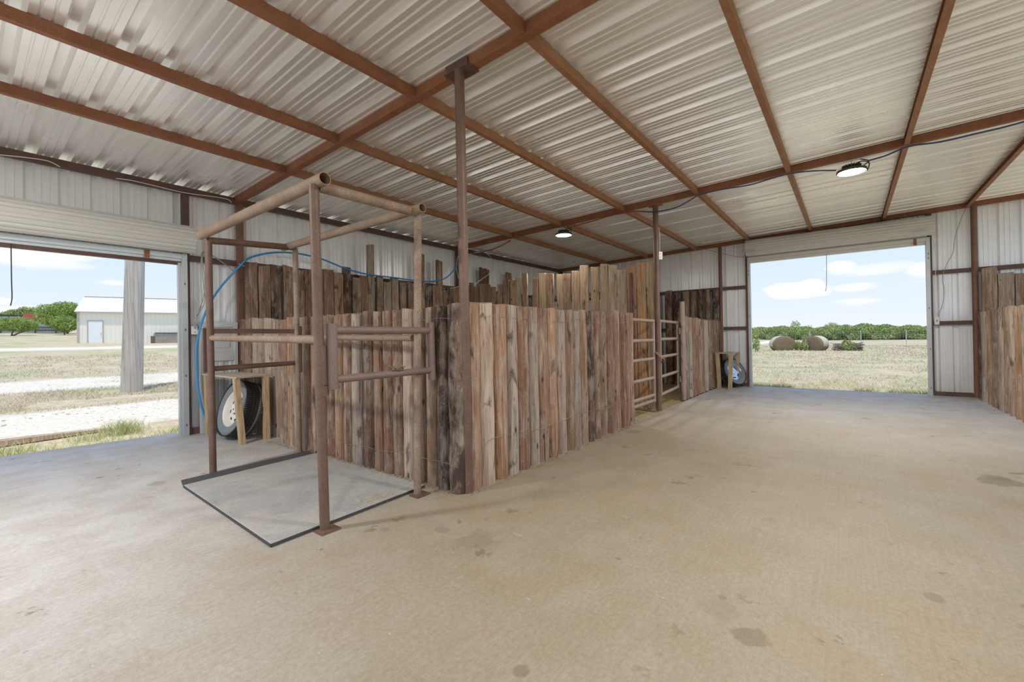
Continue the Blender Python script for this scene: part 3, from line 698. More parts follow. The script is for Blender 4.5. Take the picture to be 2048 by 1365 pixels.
MB().tube((2.725, 3.06, 1.03), (2.715, 3.06, 1.56), .036, n=18).build('latch_pipe', M['pipe_gate'], g)
wad = MB()
for i in range(26):
    c = Vector((2.33 + rnd.uniform(-.05, .05), 3.05 + rnd.uniform(-.03, .03), 1.155 + abs(rnd.gauss(0, .012)))); d = Vector((rnd.uniform(-1, 1), rnd.uniform(-1, 1), rnd.uniform(-.3, .5))).normalized() * .04
    wad.bar(c - d, c + d, .006, .005)
tag(wad.build('straw_wad', M['pipe_dusty'], org=(2.33, 3.05, 1.15), sharp=0), 'little wad of straw caught on the lower gate bar of the pipe stall', 'straw')
g = MB().bar((1.70, 5.45, 1.535), (2.64, 5.48, 1.535), .05, .055).tube((1.70, 5.45, 1.125), (2.64, 5.48, 1.14), .028, n=18)
g = g.build('gate', M['pipe'], st); g['label'] = 'small swing gate at the barnyard end'
MB().box((1.635, 5.42, 1.09), (1.70, 5.46, 1.565)).build('latch_plate', M['girt'], g, sharp=0)

# rubber mat
mat = MB(); poly = [(1.325, 3.14), (2.74, 3.20), tuple(at_z(633, 906, .028)[:2]), tuple(at_z(367, 970.5, .028)[:2])]
n = 4; mat.add([(x, y, .028) for x, y in poly] + [(x, y, .0005) for x, y in poly], [tuple(range(4)), (7, 6, 5, 4)] + [(i, 4 + i, 4 + (i + 1) % 4, (i + 1) % 4) for i in range(4)])
mo = mat.build('rubber_mat', M['mat'], org=(2.05, 4.3, 0), sharp=0, bevel=.006)
tag(mo, 'dusty grey rubber stall mat on the concrete under the pipe stall', 'mat')
q4 = [at_z(367, 970.5, .0295), at_z(634, 905.8, .0295), at_z(635, 896.5, .014), at_z(362, 961, .014)]
e = MB().add([tuple(p) for p in q4] + [(p.x, p.y, .001) for p in q4], [(0, 1, 2, 3), (7, 6, 5, 4), (0, 4, 5, 1), (1, 5, 6, 2), (2, 6, 7, 3), (3, 7, 4, 0)])
e.build('edge_strip', M['rubber_dark'], mo, sharp=0)['label'] = 'black bare rubber edge'
e2 = MB()
for (x0, y0), (x1, y1) in ((poly[3], poly[0]), (poly[0], poly[1])):
    e2.bar((x0, y0, .013), (x1, y1, .013), .006, .022)
e2.build('side_edge', M['rubber_dark'], mo, sharp=0)

# ------------------------------------------------------------------ pen gates
def pen_gate(label, a, b, zs, r, chain=False):
    a, b = Vector((*a, 0)), Vector((*b, 0))
    t = thing('pipe_gate', label, 'gate', ((a.x + b.x) / 2, (a.y + b.y) / 2, 0))
    for z in zs: MB().tube(a + Vector((0, 0, z)), b + Vector((0, 0, z)), r, n=14).build('rail', M['gate_pipe'], t)
    for p in (a, b): MB().tube(p + Vector((0, 0, zs[0] - .03)), p + Vector((0, 0, zs[-1] + .03)), r, n=14).build('upright', M['gate_pipe'], t)
    return t
pen_gate('wide rusty pipe gate standing between the log row and the gate post', (6.70, 2.87), (7.98, 2.87), (.21, .31, .63, .985, 1.325, 1.685), .030)
GX = at_y(1356, 720, 2.98).x
g2 = pen_gate('narrow rusty pipe gate hung on the short hinge post', (8.30, 2.86), (GX, 2.98), (.28, .62, 1.0, 1.34, 1.69), .03)
for z in (.45, 1.50): MB().box((GX, 2.90, z - .06), (HX - .03, 2.93, z + .07)).build('hinge_plate', M['gate_pipe'], g2, sharp=0)
ch = MB()
for i in range(30):
    a = 2 * PI * i / 30; c = Vector((8.13 + .16 * math.cos(a), 2.83 + .075 * math.sin(a) - .01, 1.0 - .09 * abs(math.cos(a)) + .18 * max(0, -math.cos(a)) ** 2))
    d = Vector((-math.sin(a), .5 * math.cos(a), rnd.uniform(-.5, .5))).normalized() * .02
    ch.path([c - d, c + Vector((0, 0, .012)), c + d, c - Vector((0, 0, .012)), c - d], .007, 6, 3)
tag(ch.build('chain', M['pipe_dusty'], org=(8.13, 2.83, 1.0)), 'rusty chain looped round the gate post to hold both gates', 'chain')

# ------------------------------------------------------------------ work tables and spare wheels
def table(label, c, top, zt, legs):
    t = thing('side_table', label, 'table', (*c, 0))
    n = 4; mb = MB(); mb.add([(x, y, zt) for x, y in top] + [(x, y, zt - .02) for x, y in top], [tuple(range(4)), (7, 6, 5, 4)] + [(i, 4 + i, 4 + (i + 1) % 4, (i + 1) % 4) for i in range(4)])
    mb.build('tabletop', M['plytop'], t, sharp=0)
    for (a, b) in legs: MB().bar((*a, 0), (*b, zt - .02), .09, .065, (1, 0, 0)).build('leg', M['ply'], t, org=(*a, 0), sharp=0)
    return t
table('raw pine and plywood table over the spare wheel with the white rim', (2.55, 7.2), [(2.36, 6.58), (2.87, 6.70), (2.86, 7.84), (2.36, 7.90)], .935, [((2.455, 6.66), (2.38, 6.64)), ((2.79, 6.70), (2.79, 6.72)), ((2.41, 7.80), (2.40, 7.82)), ((2.80, 7.76), (2.80, 7.76))])
table('raw pine and plywood table over the spare wheel with the chrome rim', (12.7, 2.55), [(12.2, 2.35), (13.1, 2.36), (13.1, 2.76), (12.3, 2.79)], .935, [((12.27, 2.44), (12.24, 2.40)), ((12.40, 2.72), (12.33, 2.74)), ((13.06, 2.42), (13.06, 2.40)), ((13.06, 2.72), (13.06, 2.72))])
def wheel(label, c, ax, R, w, mat_rim, holes):
    ax = Vector(ax).normalized(); c = Vector(c); h = w / 2
    t = thing('spare_wheel', label, 'wheel', tuple(c))
    pr = [(-h * .62, R * .62), (-h * .9, R * .68), (-h, R * .82), (-h * .92, R * .93), (-h * .75, R * .985), (-h * .45, R), (-h * .40, R * .975), (-h * .33, R * .975), (-h * .3, R), (-.04 * h, R * 1.003), (-.02 * h, R * .977), (.05 * h, R * .977), (.08 * h, R * 1.003), (h * .3, R), (h * .33, R * .975), (h * .40, R * .975), (h * .45, R), (h * .75, R * .985), (h * .92, R * .93), (h, R * .82), (h * .9, R * .68), (h * .62, R * .62), (h * .3, R * .6), (-h * .3, R * .6)]
    mb = MB(); mb.lathe(pr[5:18], c, ax, 64, 0); mb.lathe(pr[:6], c, ax, 64, 1); mb.lathe(pr[17:22], c, ax, 64, 1)
    x = ax.orthogonal().normalized(); y = ax.cross(x)
    for k in range(80):   # tread shoulder blocks
        a = 2 * PI * k / 80; d = x * math.cos(a) + y * math.sin(a)
        for s in (-1, 1):
            p = c + ax * (s * h * .80) + d * (R * .985); tn = ax.cross(d)
            mb.add([p + tn * (su * .010) + ax * (sv * .022) + d * q for q in (-.012, .003) for su, sv in ((-1, -1), (1, -1), (1, 1), (-1, 1))], [(0, 1, 2, 3), (7, 6, 5, 4), (0, 4, 5, 1), (1, 5, 6, 2), (2, 6, 7, 3), (3, 7, 4, 0)], 0)
    mb.build('tire', [M['tire'], M['tire_side']], t, sharp=40)
    # rim barrel
    rm = MB(); f = h * .62
    rm.lathe([(h * .70, R * .635), (h * .80, R * .66), (h * .84, R * .64), (h * .70, R * .60), (h * .25, R * .56), (-h * .7, R * .56), (-h * .8, R * .64)], c, ax, 56)
    # wheel disc with hand holes
    N = 64; rr = [R * .56, R * .50, R * .46, R * .42, R * .37, R * .33, R * .24, R * .15, R * .13, 0.001]; hh = [h * .25, h * .30, h * .33, h * .35, h * .36, h * .36, h * .30, h * .30, h * .46, h * .48]
    vs = []; fs = []
    for q_, hq in zip(rr, hh):
        for k in range(N): a = 2 * PI * k / N; vs.append(c + ax * hq + (x * math.cos(a) + y * math.sin(a)) * q_)
    for i in range(len(rr) - 1):
        for k in range(N):
            if i in (2, 3) and (k % (N // holes)) in range(2, 2 + max(2, N // holes - 5)): continue
            j = (k + 1) % N; fs.append((i * N + k, i * N + j, (i + 1) * N + j, (i + 1) * N + k))
    rm.add(vs, fs); rm.build('rim', mat_rim, t, sharp=40)
    nu = MB()
    for k in range(6):
        a = 2 * PI * k / 6; p = c + ax * (h * .30) + (x * math.cos(a) + y * math.sin(a)) * R * .19; nu.tube(p, p + ax * .02, .012, n=6)
    nu.build('lug_nut', M['rust'] if mat_rim == M['white_wheel'] else M['chrome'], t)['kind'] = 'stuff'
    return t
wheel('dusty spare wheel with white steel rim leaning on the logs under a table', (2.60, 7.12, .425), (-.955, -.05, .30), .415, .26, M['white_wheel'], 8)
wheel('spare wheel with chrome rim leaning on the logs by the end wall', (12.86, 2.50, .385), (-.45, -.80, .40), .375, .22, M['chrome'], 5)

# pale door leaf on the long wall, behind the stall
t = thing('metal_door', 'pale grey panelled metal door leaning on the long wall behind the stall', 'door', (2.62, 8.0, 0))
MB().box((2.36, 7.985, 0), (2.42, 8.03, 1.74)).box((2.845, 7.985, 0), (2.90, 8.03, 1.74)).box((2.42, 7.985, 1.66), (2.845, 8.03, 1.74)).box((2.42, 7.985, 1.12), (2.845, 8.03, 1.26)).box((2.42, 7.985, 0), (2.845, 8.03, .1)).build('frame', M['door_panel'], t, sharp=0, bevel=.004)
MB().box((2.42, 8.005, 1.26), (2.845, 8.03, 1.66)).box((2.48, 7.995, 1.33), (2.785, 8.006, 1.60)).build('upper_panel', M['door_panel'], t, sharp=0, bevel=.006)
pn = MB(); wall_sheet(pn, lambda u, w, z: (u, 8.012 - w, z), 2.42, 2.845, .1, 1.12, -.012); pn.build('lower_panel', M['door_panel'], t, sharp=0)

# ------------------------------------------------------------------ hose, cables, outlets
hp = [(447, 862), (424, 858), (410, 835), (398, 790), (393, 735), (394, 690), (402, 650), (420, 607), (445, 570), (478, 530), (500, 516), (528, 508), (560, 505), (600, 508), (645, 519), (690, 537), (735, 549), (790, 556), (835, 562), (865, 563), (890, 557), (908, 540), (921, 520), (924, 505)]
P = [at_y(a, b, 7.93 if i > 9 else 7.90) for i, (a, b) in enumerate(hp)]
for i, q in enumerate(P):
    if q.z < .03: q.z = .02
    if 9 <= i: q.y = 7.78
P = [(v if i < 10 else at_y(*hp[i], 7.80)) for i, v in enumerate(P)]
tag(MB().path(P, .016, 8, 6).build('water_hose', M['hose']), 'bright blue water hose looping along the long wall', 'hose')
def cable(label, pts, r, mat, name='cable', cat='cable'):
    return tag(MB().path(pts, r, 6, 6).build(name, mat, org=tuple(pts[0])), label, cat)
for k, (o_, lab) in enumerate(((0, 'grey cable dropping to the outlet by the barnyard doorway, hanging straightest'), (1, 'grey cable bowing widest from the outlet by the barnyard doorway'), (2, 'grey cable crossing the others above the outlet by the barnyard doorway'))):
    q = [(470, 545), (440, 521), (412, 505), (403, 512), (402 + 3 * o_, 560), (404 + 5 * (o_ == 1), 600), (398 - 6 * (o_ == 2), 625), (388 + 3 * o_, 640), (388, 656)]
    cable(lab, [at_y(a + .8 * o_, b + o_, 7.96 - .006 * o_) for a, b in q], .006, M['grey_cord'])
cable('white cable run along the girt above the plank lining', [at_y(a, b, 7.965) for a, b in [(478, 528), (500, 536), (540, 538), (600, 549), (680, 556), (735, 562), (810, 569), (880, 577), (915, 575), (930, 562)]], .006, M['white_cord'])
cable('thin white cable sagging below the eave beam', [at_y(a, b, 7.97) for a, b in [(0, 310), (50, 315), (95, 322), (120, 334)]], .006, M['white_cord'])
cable('white cable lying on the eave beam by the first rafter', [at_y(a, b, 7.96) for a, b in [(232, 357), (262, 361), (310, 372), (370, 386), (430, 394), (455, 399), (463, 405)]], .006, M['white_cord'])
cable('white cable looping beside the second wall column', [at_y(a, b, 7.9) for a, b in [(922, 500), (914, 520), (913, 540), (917, 555), (920, 570), (912, 575), (900, 577)]], .007, M['white_cord'])
cable('stiff white cable curling over the planks behind the corner post', [at_y(a, b, 7.7) for a, b in [(938, 509), (953, 505), (970, 506), (981, 514), (986, 528), (984, 540), (976, 550), (955, 565), (949, 572)]], .008, M['white_cord'])
cable('red cable sagging under the second rafter to the eave', [at_x(a, b, 8.02) for a, b in [(1021, 481), (1000, 493), (975, 502), (950, 507), (930, 503)]], .011, M['red_cord'])
cable('red cable under the second rafter above the board divider', [at_x(a, b, 8.03) for a, b in [(1148, 452), (1180, 444), (1220, 432), (1262, 424), (1282, 423)]], .010, M['red_cord'])
cable('blue cord hanging below the second rafter beside the gate post', [at_x(a, b, 8.03) for a, b in [(1282, 423), (1305, 424), (1330, 421), (1360, 412), (1395, 391)]], .011, M['blue_cord'])
cable('blue cord strung under the second rafter to the nearer lamp', [at_x(a, b, 8.03) for a, b in [(1395, 391), (1440, 380), (1500, 370), (1540, 358), (1582, 347), (1630, 342), (1672, 341)]], .010, M['blue_cord'])
cable('blue cord strung under the second rafter beyond the nearer lamp', [at_x(a, b, 8.03) for a, b in [(1735, 322), (1770, 312), (1818, 293), (1880, 284), (1950, 268), (2010, 254), (2060, 240)]], .011, M['blue_cord'])
cable('thin white wire tail hanging from the rafter near the divider', [at_x(a, b, 8.0) for a, b in [(1230, 430), (1213, 443), (1195, 448), (1178, 455)]], .005, M['white_cord'])
cable('grey wire down the end wall to the switch box', [at_x(a, b, XW - .02) for a, b in [(1931, 417), (1918, 450), (1909, 480), (1906, 505), (1893, 530), (1885, 555), (1888, 580), (1886, 605), (1877, 632), (1874, 645)]], .006, M['grey_cord'])
cable('grey wire beside the doorway track down to the switch box', [at_x(a, b, XW - .02) for a, b in [(1866, 480), (1871, 500), (1872, 530), (1869, 570), (1869, 600), (1872, 642)]], .006, M['white_cord'])
cable('thin grey wire strung across the end wall to the field doorway', [at_x(a, b, XW - .06) for a, b in [(1385, 494), (1410, 499), (1440, 506), (1470, 513), (1496, 515)]], .006, M['grey_cord'])
def outlet(label, c, nrm, w, h):
    c = Vector(c); nrm = Vector(nrm); sd = Vector((0, 0, 1)).cross(nrm); t = thing('outlet_box', label, 'outlet', tuple(c))
    MB().bar(c - nrm * .05, c, w, h).build('box', M['box'], t, sharp=0, bevel=.004)
    mb = MB()
    for s in (-.03, .03):
        for k in (-.008, .008): mb.bar(c + Vector((0, 0, s)) + sd * k - nrm * .001, c + Vector((0, 0, s)) + sd * k + nrm * .003, .004, .014)
    mb.build('socket', M['slot'], t, sharp=0); return t
outlet('white outlet box on the long wall beside the barnyard doorway', (2.305, 8.0, 1.61), (0, -1, 0), .085, .13)
outlet('white outlet box hung on the pipe post between the gates', (8.235, 2.80, 2.93), (-.6, -.8, 0), .10, .15)
cable('white cord from the roof down to the outlet box on the gate post', [(8.17, 2.80, 3.45), (8.19, 2.79, 3.3), (8.21, 2.80, 3.1), (8.23, 2.81, 3.0)], .006, M['white_cord'])
t = thing('switch_box', 'white switch box beside the field doorway on the end wall', 'switch box', (XW - .03, -1.5, 1.62))
MB().box((XW - .05, -1.56, 1.55), (XW - .01, -1.48, 1.72)).build('box', M['box'], t, sharp=0, bevel=.004)
MB().box((XW - .058, -1.527, 1.62), (XW - .05, -1.513, 1.65)).build('toggle', M['slot'], t, sharp=0)

# ------------------------------------------------------------------ high-bay lamps
def lamp(label, x, y, power, tilt=0.):
    z = zb(y) - .20; R_ = .17
    t = thing('high_bay_lamp', label, 'lamp', (x, y, z))
    MB().lathe([(0, R_ * .99), (.012, R_ * 1.08), (.035, R_ * 1.05), (.05, R_ * .75), (.055, R_ * .3), (.055, .001)], (x, y, z), (0, 0, 1), 36).build('housing', M['lamp_body'], t)
    fin = MB()
    for k in range(20):
        a = 2 * PI * k / 20; d = Vector((math.cos(a), math.sin(a), 0)); fin.bar(Vector((x, y, z + .075)) + d * .03, Vector((x, y, z + .075)) + d * .115, .006, .06)
    fin.tube((x, y, z + .05), (x, y, z + .12), .04, n=14); fin.build('heat_sink', M['lamp_body'], t, sharp=0)
    MB().lathe([(.004, R_ * .99), (-.004, R_ * .8), (-.008, R_ * .4), (-.009, .001)], (x, y, z), (0, 0, 1), 32).build('lens', M['lens'], t)
    MB().path([(x, y, z + .11), (x + .012, y, z + .14), (x, y, z + .16), (x - .01, y, z + .18), (x, y, z + .195)], .005, 6, 4).build('hook', M['galv'], t)
    MB().path([(x, y, z + .1), (x - .02, y - .12, z + .13), (x - .02, y - .20, z + .08), (x, y - .17, z - .02), (x - .01, y - .14, z + .06), (x, y - .2, z + .12), (x, y - .10, z + .17)], .007, 6, 6).build('cord', M['black_cord'], t)
    L = bpy.data.lights.new('lamp_light', 'AREA'); L.shape = 'DISK'; L.size = .32; L.energy = power; L.color = (1., .955, .87)
    lo = bpy.data.objects.new('lamp_light', L); COL.objects.link(lo); lo.location = (x, y, z - .02)
    return t
LAMP = 120
lamp('lit round high-bay lamp above the board divider', 8.12, 4.84, 36)
lamp('lit round high-bay lamp hung over the middle of the alley', 8.1, -.07, 105)
lamp('unseen added high-bay fill lamp on the first rafter over the alley mouth', 2.93, -.07, 75)  # added out of view to brighten the interior, no known fixture here
lamp('unseen added high-bay fill lamp on the end rafter before the pipe stall', -1.3, 4.84, 150)  # invented fixture behind the camera, fills the left floor and the stall front
lamp('unseen added high-bay fill lamp on the end rafter in line with the alley', -1.3, -.07, 80)  # another added lamp behind the camera, extra fill light down the alley

# ------------------------------------------------------------------ outside
def gz(x, y): return -.12 + .04 * max(0., min(y, 140) - 8.5) + (0 if abs(y) > 30 or x < 16 else 0)
mb = MB()
def lin(a, b, n): return [a + (b - a) * i / n for i in range(n)]
xs = lin(-200, -20, 12) + lin(-20, 40, 60) + lin(40, 150, 30) + lin(150, 600, 12) + [600]
yy = lin(-400, -40, 12) + lin(-40, 8.4, 30) + lin(8.4, 30, 40) + lin(30, 140, 40) + lin(140, 600, 10) + [600]
vs = [(x, y, gz(x, y) + (.02 * noise.noise(Vector((x * .7, y * .7, 0))) if y > 8.9 or x > 13.6 else 0) - (.02 if y < 9 else 0)) for y in yy for x in xs]; n = len(xs)
mb.add(vs, [(j * n + i, j * n + i + 1, (j + 1) * n + i + 1, (j + 1) * n + i) for j in range(len(yy) - 1) for i in range(n - 1)])
struct(mb.build('ground', M['ground'], sharp=180), 'dry pasture and caliche drive outside')

# grass: uncountable blades, one object per stand
def blades(name, label, spots, mat):
    mb = MB()
    for (x, y, z, h, w, sp) in spots:
        a = rnd.uniform(0, 6.28); b = rnd.uniform(0, 6.28); dx, dy = math.cos(a) * w, math.sin(a) * w; lx, ly = math.cos(b) * h * sp, math.sin(b) * h * sp
        mb.v += [Vector((x - dx, y - dy, z)), Vector((x + dx, y + dy, z)), Vector((x + lx * .4 + dx * .7, y + ly * .4 + dy * .7, z + h * .6)), Vector((x + lx * .4 - dx * .7, y + ly * .4 - dy * .7, z + h * .6)), Vector((x + lx, y + ly, z + h))]
        o = len(mb.v) - 5; mb.f += [[o, o + 1, o + 2, o + 3], [o + 3, o + 2, o + 4]]; mb.m += [0, 0]
    me = bpy.data.meshes.new(name); me.from_pydata([tuple(v) for v in mb.v], [], mb.f); me.materials.append(mat)
    o = bpy.data.objects.new(name, me); COL.objects.link(o); return tag(o, label, 'grass', None, 'stuff')
S = []
for _ in range(3600):
    x = rnd.uniform(-1.8, 3.2); y = 8.75 + abs(rnd.gauss(0, .55)) - .12 * x
    if noise.noise(Vector((x * 1.3, y * 1.5, 4))) < -.10: continue
    S.append((x, y, gz(x, y) - .01, rnd.uniform(.03, .09), .003, .9))
for cx, cy, k, hh in ((1.75, 9.6, 420, .30), (.5, 9.2, 120, .2), (1.3, 9.5, 120, .22), (2.4, 9.1, 150, .16), (.2, 9.4, 160, .2)):
    for _ in range(k):
        S.append((cx + rnd.gauss(0, .13), cy + rnd.gauss(0, .12), gz(cx, cy) - .01, rnd.uniform(.4, 1) * hh, .004, .6))
blades('grass', 'green grass growing along the edge of the barnyard doorway slab', S, M['grass_green'])
S = []
for _ in range(34000):
    x = rnd.uniform(-1.5, 7.5); y = rnd.choice((rnd.uniform(13.0, 16.7), rnd.uniform(13.0, 16.7), rnd.uniform(19.8, 33)))
    if x > 1.5 + y * .27 or x < y * .02 - .3: continue
    if noise.noise(Vector((x * .9, y * .9, 0))) < -.12: continue
    S.append((x, y, gz(x, y) - .02, rnd.uniform(.04, .13) * (1 if y < 18 else 1.0), .004 if y < 18 else .008, .9))
blades('grass', 'dry tan grass between the caliche tracks of the drive', S, M['grass_dry'])
S = []
for _ in range(30000):
    d = rnd.random() ** 1.7; x = 13.8 + d * 55; y = -4 - .10 * (x - 13) + rnd.random() * (8.5 + .22 * (x - 13))
    if noise.noise(Vector((x * .5, y * .5, 3))) < -.2: continue
    S.append((x, y, gz(x, y) - .02, rnd.uniform(.03, .12), .004 + .0004 * (x - 13), 1.0))
blades('grass', 'dry tan stubble of the hay field outside the end doorway', S, M['grass_dry'])
S = []
for _ in range(2600):
    y = rnd.uniform(-1.5, 2.2); x = 13.62 + abs(rnd.gauss(0, .12))
    k = max(noise.noise(Vector((y * 1.6, 0, 8))), 0) + (.35 if y > 1.2 else 0) + (.25 if y < -.7 else 0)
    if rnd.random() > k * 2.2: continue
    S.append((x, y, -.13, rnd.uniform(.05, .2) + .10 * k, .006, .5))
blades('grass', 'green weeds along the slab at the field doorway', S, M['grass_green'])
S = []
for _ in range(3500):
    x = rnd.uniform(6.6, 12.9); y = rnd.uniform(2.82, 5.0)
    S.append((x, y, -.032, rnd.uniform(.005, .05), .004, rnd.uniform(2, 6)))
blades('straw', 'loose straw littering the floor of the pen behind the gates', S, M['straw'])['category'] = 'straw'
S = []
for _ in range(1500):
    if rnd.random() < .55: x = 2.755 - abs(rnd.gauss(0, .03)); y = rnd.uniform(2.8, 6.5)
    else: x = rnd.uniform(2.8, 6.6); y = 2.715 - abs(rnd.gauss(0, .025))
    S.append((x, y, .002 + (.027 if x < 2.77 and 3.2 < y < 5.5 else 0), rnd.uniform(.004, .03), .0022, rnd.uniform(.6, 2.5)))
for _ in range(420):
    S.append((2.28 + rnd.gauss(0, .17), 3.28 + rnd.gauss(0, .06), .029, rnd.uniform(.002, .012), .0022, rnd.uniform(1, 3)))
blades('straw', 'wisps of straw caught along the feet of the log rows', S, M['straw'])['category'] = 'straw'

mb = MB()
for _ in range(330):
    x = rnd.uniform(-1.2, 3.6); y = rnd.uniform(10.3, 13.0) if rnd.random() < .8 else rnd.uniform(16.8, 19.6)
    if noise.noise(Vector((x * 1.4, y * 1.4, 5))) < 0: continue
    r_ = rnd.uniform(.006, .022); c = Vector((x, y, gz(x, y) + r_ * .15)); ang = rnd.uniform(0, 3)
    vs = []
    for zf, sc in ((-.3, .8), (.15, 1.), (.5, .55)):
        for k in range(6): a = ang + k * PI / 3; q_ = sc * r_ * rnd.uniform(.75, 1.2); vs.append(c + Vector((math.cos(a) * q_ * 1.3, math.sin(a) * q_, zf * r_)))
    mb.add(vs, [(i * 6 + k, i * 6 + (k + 1) % 6, i * 6 + 6 + (k + 1) % 6, i * 6 + 6 + k) for i in range(2) for k in range(6)] + [(12, 13, 14, 15, 16, 17)])
tag(mb.build('gravel', simple('drive_stone', (.50, .43, .36), .9, 0, .3, 3), sharp=0), 'loose stones scattered over the white caliche drive', 'gravel', None, 'stuff')
# utility pole
b = at_y(263.5, 784, 15.16); tp = at_y(270, 517, 15.16); up_ = (tp - b) / (tp.z - b.z)
pb = Vector((b.x, b.y, gz(b.x, b.y) - .05)); t = tag(MB().tube(pb, pb + up_ * 8, .235, .17, 28).build('utility_pole', M['pole'], org=pb), 'weathered grey utility pole standing in the barnyard grass', 'pole')
# barn
t = thing('barn', 'long cream metal barn with white roof across the drive', 'building', (6.56, 52, 0))
Y0, Y1, YMID, x0, x1 = 52, 57.6, 54.8, 6.56, 26; ze, zr = 4.36, 5.80
w = MB(); pr = []; u = x0
while u < x1: pr += [(u, 0), (u + .27, 0), (u + .275, .03), (u + .30, .03)]; u += .305
pr.append((x1, 0)); n = len(pr)
w.add([(u, Y0 - q, 1.0) for u, q in pr] + [(u, Y0 - q, ze) for u, q in pr], [(i, i + 1, n + i + 1, n + i) for i in range(n - 1)])
w.add([(x0, Y0, 1.0), (x0, Y1, 1.0), (x0, Y1, ze), (x0, YMID, zr), (x0, Y0, ze)], [(0, 1, 2, 3, 4)]); w.add([(x1, Y0, 1.0), (x1, Y1, 1.0), (x1, Y1, ze), (x1, YMID, zr), (x1, Y0, ze)], [(4, 3, 2, 1, 0)])
w.add([(x0, Y1, 1.0), (x1, Y1, 1.0), (x1, Y1, ze), (x0, Y1, ze)], [(0, 1, 2, 3)]); w.build('wall', M['barn'], t, sharp=0)
r = MB(); pr = []; u = x0 - .15
while u < x1 + .1: pr += [(u, 0), (u + .27, 0), (u + .275, .03), (u + .30, .03)]; u += .305
n = len(pr)
for ya, za, yb_, zb_ in ((Y0 - .2, ze - .05, YMID, zr + .03), (YMID, zr + .03, Y1 + .2, ze - .05)):
    r.add([(u, ya, za + q) for u, q in pr] + [(u, yb_, zb_ + q) for u, q in pr], [(i, i + 1, n + i + 1, n + i) for i in range(n - 1)])
r.build('roof', M['barn_roof'], t, sharp=0)
MB().box((x0 - .03, Y0 - .06, 1.0), (x0 + .12, Y0 + .05, ze)).box((x0 - .12, Y0 - .22, ze - .11), (x1, Y0 - .19, ze - .03)).box((x0 - .1, YMID - .1, zr + .03), (x1, YMID + .1, zr + .075)).build('trim', M['barn_trim'], t, sharp=0)
dx0, dx1 = x0 + .70, x0 + 1.58
dr = MB().box((dx0, Y0 - .05, 1.60), (dx1, Y0 - .02, 3.5)).build('door', M['white_door'], t, org=(dx0, Y0, 1.6), sharp=0)
MB().box((dx0 - .08, Y0 - .06, 1.58), (dx0, Y0 + .02, 3.56)).box((dx1, Y0 - .06, 1.58), (dx1 + .08, Y0 + .02, 3.56)).box((dx0, Y0 - .06, 3.5), (dx1, Y0 + .02, 3.57)).box((dx0 - .08, Y0 - .06, 1.53), (dx1 + .08, Y0 + .02, 1.60)).build('door_frame', M['barn_trim'], t, sharp=0)
MB().tube((dx1 - .08, Y0 - .12, 2.45), (dx1 - .08, Y0 - .05, 2.45), .04, n=12).build('door_knob', M['galv'], dr)
t.rotation_euler = (0, 0, -math.atan2(.328, .945))
# plywood bin beside the barn
t = thing('plywood_bin', 'low grey weathered plywood panel bin standing before the cream barn', 'bin', (12.2, 49.5, 1.5))
pa, pb = at_y(310, 667, 49.3), at_y(365, 667, 49.3)
MB().box((pa.x, 49.3, 1.40), (pb.x + 1.5, 49.36, pa.z)).build('front_panel', M['grey_board'], t, sharp=0)
MB().box((pa.x, 49.36, 1.40), (pa.x + .06, 49.75, pa.z)).build('side_panel', M['grey_board'], t, sharp=0)
MB().box((pa.x - .28, 49.3, 1.40), (pa.x - .02, 49.45, pa.z - .25)).build('post', M['bark'], t, sharp=0)
MB().box((pa.x, 49.25, pa.z), (pb.x + 1.5, 49.42, pa.z + .06)).build('cap_rail', M['dark_pipe'], t, sharp=0)

# trees
def leaf_cloud(mb, blobs, n, size):
    tot = sum(r[0] * r[1] * r[2] for _, r in blobs) ** 1
    for c, r in blobs:
        k = max(8, int(n * (r[0] * r[1] * r[2]) / tot)); c = Vector(c)
        for _ in range(k):
            d = Vector((rnd.gauss(0, 1), rnd.gauss(0, 1), rnd.gauss(0, 1))).normalized() * rnd.uniform(.55, 1.05)
            p = c + Vector((d.x * r[0], d.y * r[1], d.z * r[2])); s = size * rnd.uniform(.6, 1.4)
            a = Vector((rnd.gauss(0, 1), rnd.gauss(0, 1), rnd.gauss(0, .6))).normalized(); bb = a.orthogonal().normalized(); bb.rotate(Matrix.Rotation(rnd.uniform(0, 6.28), 3, a)); cc = a.cross(bb)
            o = len(mb.v); mb.v += [p - bb * s, p + cc * s * .5, p + bb * s, p - cc * s * .5]; mb.f.append([o, o + 1, o + 2, o + 3]); mb.m.append(0)
def foliage(name, mb, mat, parent):
    o = mb.build(name, mat, parent, sharp=0); return o
def tree(label, base, w, d, h, n, size, trunk_h, mat, group=None, name='tree', lean=0., cat='tree'):
    base = Vector(base); t = thing(name, label, cat, tuple(base), group)
    tr = MB().tube(base - Vector((0, 0, .2)), base + Vector((lean * .5, 0, trunk_h)), h * .035, h * .022, 10)
    for k in range(4):
        a = 2 * PI * k / 4 + .5; tr.tube(base + Vector((lean * .5, 0, trunk_h * .8)), base + Vector((lean + math.cos(a) * w * .3, math.sin(a) * d * .3, h * .62)), h * .018, h * .008, 7)
    tr.build('trunk', M['bark'], t)
    mb = MB(); bl = [((base.x + lean, base.y, base.z + h * .55), (w * .40, d * .40, h * .38))] + ([((base.x, base.y + k * w * .3, base.z + h * .25), (w * .25, d * .25, h * .24)) for k in (-1, 0, 1)] if group else [])
    for k in range(9):
        a = 2 * PI * k / 9 + rnd.uniform(-.3, .3); q = rnd.uniform(.22, .36)
        bl.append(((base.x + lean + math.cos(a) * w * q, base.y + math.sin(a) * d * q, base.z + h * rnd.uniform(.35, .78)), (w * .2, d * .2, h * .18)))
    leaf_cloud(mb, bl, n, size); foliage('crown', mb, mat, t); return t
